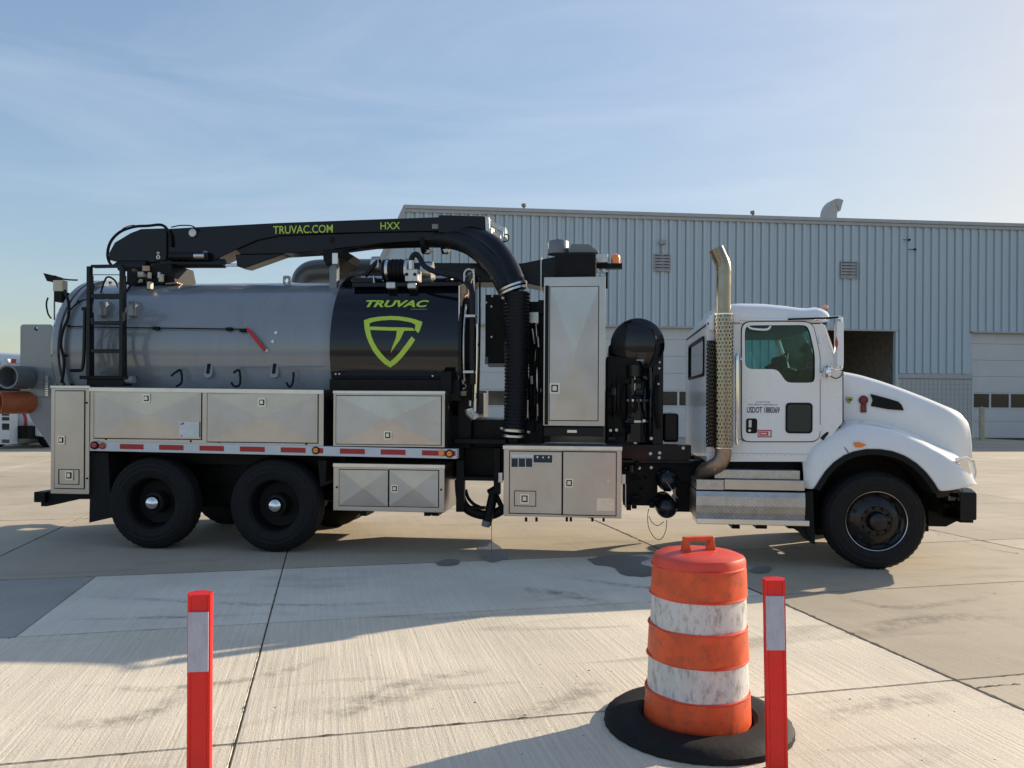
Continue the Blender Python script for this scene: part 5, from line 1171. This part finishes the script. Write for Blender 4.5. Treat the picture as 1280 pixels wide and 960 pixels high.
# exhaust
stk = empty('exhaust_stack'); stk.parent = trk; ys = -.03
q = MB(); q.tube(smooth(T3([(904, 570, ys), (904, 420, ys), (904.5, 350, ys), (904.5, 338, ys), (903, 329, ys), (899, 320, ys), (895, 311, ys)]), 8), .078, 28, cap=False); q.build('stack_pipe', 'stack_metal', stk)
q = MB(); q.tube(smooth(T3([(904.5, 345, ys), (904.5, 338, ys), (903, 329, ys), (899, 320, ys), (895.1, 311.5, ys)]), 8), .072, 28, cap=True); q.build('stack_inside', 'hole', stk)
p0, p1 = T.p3(904, 560.5, ys), T.p3(904, 392.5, ys); q = MB(); q.lathe([(.098, 0), (.098, p1.z - p0.z)], (0, 0, 0), 'z', 40); q.build('heat_shield', 'perforated', stk, loc=p0)
q = MB(); q.lathe([(.098, 0), (.102, 0), (.102, .012), (.098, .012)], (0, 0, 0), 'z', 40); 
for zz in (0, p1.z - p0.z - .012): o = q.build('shield_rim', 'chrome', stk, loc=(p0.x, p0.y, p0.z + zz), recalc=True)
p2, p3_ = T.p3(889.5, 558.5, .02), T.p3(889.5, 426, .02); q = MB(); q.lathe([(.06, 0), (.06, p3_.z - p2.z)], (0, 0, 0), 'z', 20); q.build('heat_shield', 'perforated_black', stk, loc=p2)
q = MB(); q.box(p2.x - .03, p2.x + .05, .055, .075, p2.z, p3_.z); q.build('shield_backing', 'black_matte', stk)
tbox('stack_bracket', 'white_paint', 887, 893, 394, 412, .0, .06, stk)
rod(smooth(T3([(904, 558, ys), (903.5, 570, ys), (898, 580, ys), (889, 585, ys + .05), (880, 590, ys + .15), (877, 600, ys + .3)]), 6), .085, 'exhaust_elbow', 'rust_pipe', stk, 24)
q = MB(); q.lathe([(.086, -.008), (.092, -.008), (.092, .008), (.086, .008)], tuple(T.p3(892, 584, ys + .02)), 'x', 24); q.build('elbow_seam', 'rust_pipe', stk)
rod(smooth(T3([(926, 449, CYN - .01), (922.5, 448, -.02), (921.5, 452, -.05), (921.5, 546, -.05), (923, 551, -.03), (927, 551, CYN - .01)]), 5), .02, 'grab_handle', 'chrome', cab, 12)
# steps and battery box
q = MB(); TB(q, 893, 1000, 587.5, 599, .03, .5); part(q, 'upper_step', 'tread_plate', bevel=.006)
q = MB(); TB(q, 870.5, 905, 599.5, 612.5, -.03, .55); part(q, 'battery_box_lid', 'tread_plate', bevel=.006)
q = MB(); TB(q, 905.5, 1006, 600, 613, -.025, .55); part(q, 'middle_step', 'steel', bevel=.006)
zt1, zb1 = T(940, 615, -.03)[1], T(940, 650, -.03)[1]; xa, xb = T(870, 630, -.03)[0], T(1006, 630, -.03)[0]
q = MB(); q.prism([(-.035, zt1), (-.05, zt1 - .05), (-.052, (zt1 + zb1) / 2), (-.04, zb1 + .07), (-.025, zb1), (.6, zb1), (.6, zt1)], xa, xb, 'x'); part(q, 'battery_box', 'tread_plate', sharp=2)
q = MB(); TB(q, 871, 1012, 649.5, 656.5, -.07, .35); part(q, 'lower_step', 'steel_trim', bevel=.006)
q = MB(); q.prism(TP([(990, 656), (1014, 656), (1014, 675), (1003, 668)], .1), .1, .5); part(q, 'mudflap', 'rubber')
q = MB(); q.prism(TP([(1006, 615), (1016, 613), (1019, 682), (1010, 668), (1006, 655)], .08), .08, .6); part(q, 'mudflap', 'rubber')
for px, w_ in ((915, 10), (945, 14), (985, 20)): tbox('step_bracket', 'chassis_black', px, px + w_, 654, 661, .3, .6)
tbox('cab_mount', 'chassis_black', 884, 1008, 577, 592, .3, 1.9)
# mirrors
mr = empty('door_mirror'); mr.parent = trk
q = MB(); q.prism(TP([(1043, 404), (1044.5, 402.5), (1050, 402.5), (1051.5, 405), (1051.5, 456), (1049, 458), (1044.5, 458), (1043, 456)], .09), .0, .11); q.build('mirror_body', 'white_paint', mr, bevel=.02)
q = MB(); (xa, zb), (xb, za) = T(1043.5, 438, .0), T(1047.5, 420, .0); q.prism([(xa, zb + .05), (xa + .015, zb), (xb, zb + .06), (xb, za - .06), (xa + .01, za), (xa, za - .05)], -.004, -.0005); q.build('mirror_sticker', 'lens_red', mr)
rod(smooth(T3([(1016, 399.5, CYN), (1030, 398, .05), (1045, 396.5, .02), (1051, 397, .02), (1052.5, 402, .02), (1052.5, 455, .02), (1050, 461, .02), (1040, 460, .05), (1033, 458, CYN)]), 5), .014, 'mirror_arm', 'chrome', mr, 8)
rod(T3([(985, 399, CYN - .02), (1036, 397.5, 0), (1048, 396.5, -.08)]), .01, 'antenna_mount', 'black_matte', mr, 8)
q = MB(); p = T.p3(1033, 465, .0); q.lathe([(0, -.03), (.06, -.02), (.075, 0), (.06, .03), (0, .05)], (p.x, p.y, p.z), 'x', 20); q.build('convex_mirror', 'chrome', mr, recalc=True)
rod(T3([(1026, 466, CYN), (1033, 464, 0), (1040, 460, -.05)]), .012, 'convex_mirror_arm', 'chrome', mr)
rod(smooth(T3([(1038, 470, .05), (1045, 473, .03), (1051, 470, .05), (1053, 465, .08)]), 4), .006, 'mirror_cable', 'black_matte', mr)
# hood
def lerp_tab(tab, x):
    for i in range(len(tab) - 1):
        if tab[i][0] <= x <= tab[i + 1][0]:
            t = (x - tab[i][0]) / (tab[i + 1][0] - tab[i][0]); return tab[i][1] + (tab[i + 1][1] - tab[i][1]) * t
    return tab[-1][1] if x > tab[-1][0] else tab[0][1]
topl = [(1053, 463), (1080, 467.5), (1110, 476), (1140, 486.5), (1170, 498), (1190, 506.5), (1203, 512), (1209, 517), (1212, 530), (1214, 560)]
junc = [(1053, 524), (1080, 523), (1110, 525), (1140, 534), (1170, 547), (1200, 563), (1214, 572)]
rows = []; xsx = [1054, 1058, 1068, 1080, 1095, 1110, 1125, 1140, 1155, 1170, 1182, 1192, 1200, 1206, 1210]
for px in xsx:
    t = max(0, (px - 1185) / 25.0); yo = .10 * t * t
    xx = T(px, 500, .42 + yo)[0]; zt_ = T(px, lerp_tab(topl, px), .56)[1]; zj = T(px, lerp_tab(junc, px), .42)[1] - .14
    xx2 = xx
    half = [(.40 + yo, zj), (.40 + yo, zj + (zt_ - zj) * .35), (.42 + yo, zj + (zt_ - zj) * .72), (.47 + yo, zt_ - .045), (.56 + yo, zt_ - .006), (.75, zt_ + .012), (1.0, zt_ + .03), (YC, zt_ + .035)]
    full = half + [(TW - y, z) for y, z in half[-2::-1]]
    rows.append([(xx2 + .05 * (1 - abs(y - YC) / .85) * t, y, z) for y, z in full])
last = rows[-1]
# rounded nose: drop to grille
for dz, dx in ((.05, .025), (.14, .035), (.30, .04)):
    rows.append([(p[0] + dx, YC + (p[1] - YC) * (1 - dx * .8), min(p[2], last[7][2] - dz * 1.0) if p[2] > last[0][2] else p[2]) for p in last])
q = MB(); q.grid(rows); hood = part(q, 'hood', 'white_paint', recalc=True, sub=1, sharp=60)
# fender
crest = [(1003, 571), (1010, 562), (1020, 552), (1030, 545), (1045, 537), (1060, 531), (1080, 528), (1100, 530), (1120, 534), (1140, 540), (1160, 549), (1180, 560), (1195, 567), (1205, 571), (1213, 576), (1219, 588), (1222, 600)]
arch = [(1003, 611), (1014, 612), (1018, 611), (1024, 601), (1032, 589), (1042, 578.5), (1055, 569.5), (1068, 564.5), (1083, 561.8), (1100, 562), (1115, 564.5), (1130, 570), (1145, 579.5), (1157, 591), (1167, 604), (1173, 614.5), (1190, 613), (1222, 608.5)]
def fend(mirror):
    rows = []
    for px in [1004, 1008, 1013, 1017, 1021, 1026, 1032, 1038, 1046, 1055, 1064, 1074, 1084, 1094, 1104, 1114, 1124, 1134, 1142, 1150, 1157, 1163, 1168, 1172, 1176, 1185, 1195, 1203, 1210, 1216, 1220]:
        t = max(0, (px - 1180) / 40.0); yo = .22 * t * t; t2 = max(0, (1016 - px) / 12.0); yo += .06 * t2
        xx = T(px, 575, .03 + yo)[0]; zc_ = T(px, lerp_tab(crest, px), .15)[1]; za_ = T(px, lerp_tab(arch, px), 0.0)[1]
        jy = .43
        zin = zc_ + .03 if px > 1053 else zc_ - .02
        pts = [(jy + yo * .6, zin), (.30 + yo * .8, zin + .005), (.18 + yo, zc_ - .002), (.09 + yo, zc_ - .04), (.04 + yo, zc_ - .10), (.015 + yo, za_ + (zc_ - .10 - za_) * .5 if zc_ - .1 > za_ else za_ + .02), (.0 + yo, za_ + .012), (.0 + yo, za_), (.05 + yo, za_)]
        if pts[4][1] < za_ + .03:
            pts = [(y, max(z, za_ + .03 * (1 - i / 8))) for i, (y, z) in enumerate(pts)]
        if mirror: pts = [(TW - y, z) for y, z in pts]
        rows.append([(xx, y, z) for y, z in pts])
    q = MB(); q.grid(rows); return part(q, 'fender', 'white_paint', recalc=True, sub=1, sharp=60)
fn = fend(False); fend(True)
# wheel arch lip, seam
ap = [(a, b) for a, b in arch if 1018 <= a <= 1173]
q = MB(); rows = []
for px, py in ap:
    p = T.p3(px, py, .0); c_ = T.p3(1097, 640, 0); d = (c_ - p).normalized()
    rows.append([tuple(p + Vector((0, .008, 0)) - d * .004), tuple(p + Vector((0, -.012, 0)) - d * .004), tuple(p + Vector((0, -.012, 0)) + d * .055), tuple(p + Vector((0, .30, 0)) + d * .055)])
q.grid(rows); part(q, 'wheel_arch_lip', 'black_matte', recalc=True)
rod(smooth(T3([(1005, 553.5, .12), (1030, 553, .05), (1048, 556, .02), (1057, 562, .005), (1062, 570, -.004)]), 4), .006, 'fender_seam', 'hole', fn, 6) if False else None
rod(smooth(T3([(1028, 551, .16), (1040, 552.5, .09), (1050, 555.5, .045), (1057, 561, .012), (1062, 569, -.004)]), 4), .008, 'fender_seam', 'grey_cap', trk, 6)
rod(smooth(T3([(1027, 549, .1), (1035, 540, .12), (1045, 532, .2), (1053, 527, .3)]), 4), .02, 'cowl_seal', 'hole', trk, 8)
rod(T3([(1053.3, 464, .12), (1053.3, 527, .25)]), .010, 'hood_gap', 'hole', trk, 6)
# inner wheel well
q = MB(); xc = x3; q.lathe([(.66, .12), (.66, .75)], (xc, 0, .58), 'y', 24, a0=0, a1=math.pi); part(q, 'wheel_well', 'chassis_black')
q = MB(); q.box(xc - .66, xc + .8, .74, .78, .3, 1.35); part(q, 'engine_side_panel', 'chassis_black')
q = MB(); q.box(xc - .6, xc + .8, .8, 1.6, .55, 1.2); part(q, 'engine_block', 'chassis_black', bevel=.05)
q = MB(); q.prism(TP([(1130, 563), (1150, 572), (1166, 590), (1174, 610), (1171, 612), (1160, 594), (1146, 578), (1128, 568)], .08), .06, .12) ; part(q, 'arch_flange', 'black_matte')
# side vent, emblem, badge
q = MB(); q.prism(TP([(1089, 492.5), (1108, 497.5), (1123, 502), (1127, 506), (1130, 513), (1110, 511.5), (1089, 507.5), (1091.5, 500)], .392), .385, .43); part(q, 'hood_vent', 'black_matte', bevel=.006)
x, z = T(1079.5, 500, .39); q = MB()
q.lathe([(.05, 0), (.045, -.012), (0, -.014)], (x, .392, z), 'y', 24); em = part(q, 'emblem', 'decal_maroon', recalc=True)
q = MB(); q.box(x - .03, x + .03, .38, .395, z - .135, z - .045); q.build('emblem_base', 'decal_maroon', em, bevel=.004)
for k in (-1, 0, 1): q = MB(); q.box(x + k * .018 - .004, x + k * .018 + .004, .377, .3795, z - .125, z - .055); q.build('emblem_rib', 'lens_red', em)
text_obj('S', lambda u, v: (x - .016 + .032 * u, .3765, z - .025 + .05 * v), 'emblem_letter', 'lens_red', em)
x, z = T(1062, 500, .39); q = MB(); q.prism([(x, z - .035), (x - .03, z - .0), (x - .032, z + .025), (x, z + .03), (x + .032, z + .025), (x + .03, z)], .385, .395); bd = part(q, 'shield_badge', 'decal_black')
q = MB(); q.plate([[(x, z - .03), (x - .025, z - .0), (x - .028, z + .02), (x, z + .026), (x + .028, z + .02), (x + .025, z)], [(x, z - .018), (x - .017, z - .0), (x - .018, z + .012), (x, z + .017), (x + .018, z + .012), (x + .017, z)]], .382, .3845); q.build('badge_outline', 'lime', bd)
# side marker
q = MB(); q.prism(TP([(1067, 553), (1074, 552.5), (1083, 556), (1077, 559), (1069, 559)], .0), -.012, .06); part(q, 'side_marker', 'lens_amber', bevel=.004)
# headlight, grille, bumper
hx, hz = T(1206, 585, .16)
q = MB(); q.add([T.p3(1194, 573.5, .10), T.p3(1208, 571, .17), T.p3(1217, 577, .3), T.p3(1220, 590, .34), T.p3(1217.5, 601, .32), T.p3(1211, 603, .20)], [(0, 5, 4, 3, 2, 1)]); hl = q.build('headlight', 'headlight', trk, recalc=False)
rod([T.p3(a, b, c_ - .008) for a, b, c_ in ((1194, 573.5, .10), (1208, 571, .17), (1217, 577, .3), (1220, 590, .34), (1217.5, 601, .32), (1211, 603, .20), (1194, 573.5, .10))], .009, 'headlight_bezel', 'chrome', hl, 6)
q = MB(); q.add([tuple(T.p3(a, b, c_) - Vector((0, .012, 0))) for a, b, c_ in ((1197, 577, .105), (1208, 574.5, .165), (1213, 590, .2), (1211, 600, .19))], [(0, 3, 2, 1)]); part(q, 'headlight_lens', 'chrome')
gx = T(1212, 560, .5)[0]
q = MB(); q.box(gx - .1, gx + .0, .62, TW - .62, .75, 1.55); gr = part(q, 'grille', 'black_matte', bevel=.02)
for k in range(8): q = MB(); q.box(gx, gx + .02, .66, TW - .66, .82 + k * .09, .85 + k * .09); q.build('grille_bar', 'chrome', gr)
for y0, y1 in ((.42, .62), (TW - .62, TW - .42)): q = MB(); q.box(gx - .3, gx - .06, y0 + .12 * (y0 < 1), y1 - .12 * (y0 > 1), .8, 1.35); part(q, 'grille_surround', 'white_paint', bevel=.03)
q = MB()
zb_t, zb_b = T(1210, 615.5, .05)[1], T(1210, 654, .05)[1]; bx0, bx1 = T(1200, 635, .05)[0], T(1225, 635, .05)[0]
q.prism([(bx0, .05), (bx1 - .03, .05), (bx1 + .10, .45), (bx1 + .14, YC), (bx1 + .10, TW - .45), (bx1 - .03, TW - .05), (bx0, TW - .05), (bx0 + .08, TW - .3), (bx0 + .1, YC), (bx0 + .08, .3)], zb_b + .03, zb_t, 'z'); part(q, 'front_bumper', 'black_paint', bevel=.015)
q = MB(); q.prism([(bx0 + .02, .08), (bx1 - .05, .08), (bx1 + .08, .5), (bx1 + .08, TW - .5), (bx1 - .05, TW - .08), (bx0 + .02, TW - .08)], zb_b, zb_b + .03, 'z'); part(q, 'bumper_skirt', 'black_matte')
q = MB(); q.prism(TP([(1160, 625), (1200, 622), (1200, 650), (1183, 658.5), (1160, 658)], .5), .5, .62); part(q, 'frame_horn', 'chassis_black', bevel=.01)
for px, py in ((1186, 621), (1192, 617), (1180, 630), (1190, 628)): tbox('tow_fitting', random.choice(['bare_metal', 'chassis_black']), px, px + 9, py, py + 5, .3, .4)
# boom lettering
text_obj('TRUVAC.COM', cabmap(341.5, 416, 281, 293, YB + .0) if False else (lambda u, v: (lambda px, py: tuple(T.p3(px, py, YB + .027)))(341.5 + 74.5 * u, 292.6 - 10.0 * v - 1.9 * u)), 'boom_lettering', 'lime', boom, bold=.008)
text_obj('HXX', (lambda u, v: tuple(T.p3(475.5 + 24.5 * u, 286.8 - 8.8 * v - .5 * u, YB + .027))), 'boom_lettering', 'lime', boom, bold=.008)

# ------------------------------------------------------------------ traffic drum and its ballast ring
dpos = Vector((.995, 4.17, 0))
zs = [(.03, .277), (.205, .268), (.215, .262), (.375, .259), (.385, .262), (.54, .254), (.55, .249), (.70, .246), (.71, .249), (.875, .240)]
dr = empty('traffic_drum', dpos, R(12)); tag(dr, 'scuffed orange and white plastic traffic drum with a handle, standing in a black ring', 'traffic drum')
def dent(k, r, h):
    t = 2 * math.pi * k / 72; return r * (1 + .012 * math.sin(3 * t + h * 4) + .008 * math.sin(7 * t - h * 9) - .02 * max(0, math.cos(t - 5.2)) ** 8 * (h > .5))
def dband(z0, r0, z1, r1, name, mt):
    q = MB(); pr = [(r0 + (r1 - r0) * i / 5, z0 + (z1 - z0) * i / 5) for i in range(6)]; q.lathe(pr, (0, 0, 0), 'z', 72, rad=dent); return q.build(name, mt, dr)
dband(.03, .279, .195, .271, 'orange_band', 'orange_plastic'); dband(.200, .264, .372, .259, 'white_band', 'white_sheeting'); dband(.378, .264, .535, .256, 'orange_band', 'orange_plastic')
dband(.541, .250, .697, .246, 'white_band', 'white_sheeting'); dband(.703, .251, .85, .243, 'orange_band', 'orange_plastic')
for z, r in ((.1975, .272), (.375, .265), (.538, .258), (.70, .252), (.852, .245)):
    q = MB(); q.lathe([(r - .012, -.006), (r, -.005), (r + .002, 0), (r, .005), (r - .014, .006)], (0, 0, z), 'z', 72, rad=dent); q.build('rib', 'red_plastic_lid', dr)
q = MB()
def liddent(k, r, h):
    return dent(k, r, .86)
q.lathe([(.243, .855), (.241, .885), (.232, .902), (.21, .912), (.15, .921), (.08, .926), (0, .927)], (0, 0, 0), 'z', 72, rad=liddent); q.build('lid', 'red_plastic_lid', dr)
q = MB(); q.prism([(-.095, .915), (-.045, .915), (-.062, .985), (-.082, .985)], -.022, .022); q.build('handle_leg', 'orange_plastic', dr, bevel=.006)
q = MB(); q.prism([(.045, .915), (.095, .915), (.082, .985), (.062, .985)], -.022, .022); q.build('handle_leg', 'orange_plastic', dr, bevel=.006)
q = MB(); q.prism([(-.085, .972), (.085, .972), (.088, .998), (-.088, .998)], -.018, .018); q.build('handle', 'orange_plastic', dr, bevel=.008)
q = MB(); q.lathe([(.285, .004), (.29, .05), (.31, .066), (.40, .07), (.45, .058), (.485, .03), (.49, .004)], (0, 0, 0), 'z', 72, rad=lambda k, r, h: r + (.004 if k % 2 and r > .46 else 0))
rg = q.build('tyre_ring', 'rubber', loc=dpos, recalc=True); tag(rg, 'black rubber tyre ring lying on concrete round the foot of the orange drum', 'tyre ring')
# ------------------------------------------------------------------ marker posts
def post(px, pyt, zt, lean, rz, label):
    s = (pyt - (504 + ROLL * (px - 640))) / (CAMZ - zt); d = FPX / s
    r = empty('marker_post', ((px - 640) / s + lean * zt, d, 0), rz); r.rotation_euler = (0, -lean, rz); tag(r, label, 'marker post', 'red marker posts in the foreground')
    hw, t = .049, .019
    sec = [(-hw, -.004), (-hw + .004, -t), (-hw + .014, -t - .003), (-.03, -t + .003), (.03, -t + .003), (hw - .014, -t - .003), (hw - .004, -t), (hw, -.004), (hw - .004, t), (.02, t + .004), (-.02, t + .004), (-hw + .004, t)]
    n = len(sec); q = MB(); rows = []
    for z in [0.02, .2, .4, .6, .8, zt - .015]:
        q_ = [(x, y, z) for x, y in sec]; rows.append(q_ + [q_[0]])
    q.grid(rows); q.add([(x, y, zt - .015 + (.010 if abs(x) < .025 else (.006 if abs(x) > .04 else 0))) for x, y in sec], [tuple(range(n))])
    q.add([(x, y, zt - .015) for x, y in sec] + [(x, y, zt - .015 + (.010 if abs(x) < .025 else (.006 if abs(x) > .04 else 0))) for x, y in sec], [(i, (i + 1) % n, (i + 1) % n + n, i + n) for i in range(n)])
    q.build('post_body', 'post_red', r, recalc=True)
    q = MB(); q.box(-.042, .039, -.0245, -.0145, zt - .325, zt - .082); q.build('reflective_band', 'post_band', r, bevel=.003)
    q = MB(); q.box(-.04, .04, .0205, .0255, zt - .325, zt - .082); q.build('reflective_band', 'post_band', r, bevel=.002)
    q = MB(); q.lathe([(.10, .0), (.10, .02), (.075, .045), (0, .05)], (0, 0, 0), 'z', 28); q.build('foot', 'rubber', r)
    return r
post(252, 738, .93, 0.0, R(6), 'red marker post with pale band, standing alone on grooved concrete left of centre')
post(968.5, 720.5, .93, .022, R(-4), 'red marker post with pale band just right of the orange drum')

# ------------------------------------------------------------------ vehicles far left
fx = gp(5, 560); 
ft = empty('tanker_truck', (fx.x - 1.5, fx.y, 0), R(-6)); tag(ft, 'distant white tanker truck with red striped round tank end, parked behind at far left', 'truck')
F = Frame(fx.x - 1.5, fx.y, R(-6))
cx_, cz_ = F(14, 527, 0.3)
q = MB(); q.lathe([(0, -.12), (.4, -.1), (.7, -.02), (.82, .05), (.84, .1), (.84, 6)], (cx_, .3, cz_), 'y', 40); q.build('tank', 'far_white', ft, recalc=True)
q = MB(); q.lathe([(.56, -.075), (.66, -.05)], (cx_, .295, cz_), 'y', 40); q.build('red_stripe', 'far_red', ft, recalc=True)
(a0_, z0_), (a1_, z1_) = F(-32, 555, -.5), F(11.5, 512, -.5)
q = MB(); q.box(a0_, a1_, -.5, -.1, z0_, z1_); tc_ = q.build('tool_cabinet', 'far_white', ft)
for py in (516, 522, 530, 550):
    for px in (-12, 2.5):
        a_, b_ = F(px, py, -.52); q = MB(); q.box(a_, a_ + .26, -.52, -.501, b_ - (.1 if py != 530 else .2), b_ + .02); q.build('cabinet_door', 'dark_glass', tc_)
q = MB(); q.box(cx_ - .5, cx_ + .5, .3, 9.2, .55, .85); q.build('chassis', 'chassis_black', ft)
q = MB(); q.box(cx_ - 1.05, cx_ + 1.05, 7.2, 9.0, .9, 2.5); q.build('cab', 'far_white', ft, bevel=.12)
for yy in (.9, 2.2, 8.2):
    for sx in (-1, 1):
        q = MB(); q.lathe([(0, -.15), (.3, -.15), (.47, -.13), (.5, -.08), (.5, .1), (.46, .15), (.3, .12), (0, .1)], (cx_ + sx * 1.0, yy, .5), 'x', 28); q.build('wheel', 'rubber', ft, recalc=True)
q = MB(); pts = [F(px, py, .1) for px, py in ((40, 530), (52, 523), (66, 532), (70, 548), (42, 545))]; q.prism(pts, .1, .6); q.build('fender', 'far_white', ft, bevel=.05)
for px in (20, 26, 33):
    a_, b_ = F(px, 552, -.1); q = MB(); q.box(a_, a_ + .18, -.1, .4, .35, .8); q.build('underrun_bracket', 'chassis_black', ft)
fx2 = gp(-5, 541)
f2 = empty('tank_truck', (fx2.x, fx2.y, 0), R(-4)); tag(f2, 'pale long tank truck farthest back at the left edge behind other truck', 'truck')
G = Frame(fx2.x, fx2.y, R(-4))
(a0_, z0_), (a1_, z1_) = G(-90, 500, 0), G(75, 437, 0)
q = MB(); q.tube([(a0_, 1.2, z1_ - .75), (a1_, 1.2, z1_ - 1.1)], .85, 28); q.build('tank', 'far_white', f2)
q = MB(); q.box(a0_, a1_ + .2, .2, 2.2, z1_ - 2.2, z1_ - 1.75); q.build('deck', 'chassis_black', f2)
for px in (-10, 4, 14, 20): 
    a_, b_ = G(px, 451, .1); q = MB(); q.box(a_, a_ + .25, .1, .3, b_ - .12, b_ + .1); q.build('deck_light', random.choice(['far_red', 'far_white']), f2)
q = MB(); q.box(a0_, a1_, .3, 2.1, .9, z1_ - 2.25); q.build('skirt', 'far_white', f2)
for px in (-40, -15, 40, 55):
    a_, b_ = G(px, 540, 0); q = MB(); q.lathe([(.2, 0), (.45, .0), (.5, .05), (.5, .28), (.3, .3)], (a_, .1, .5), 'y', 24); q.build('wheel', 'rubber', f2, recalc=True)
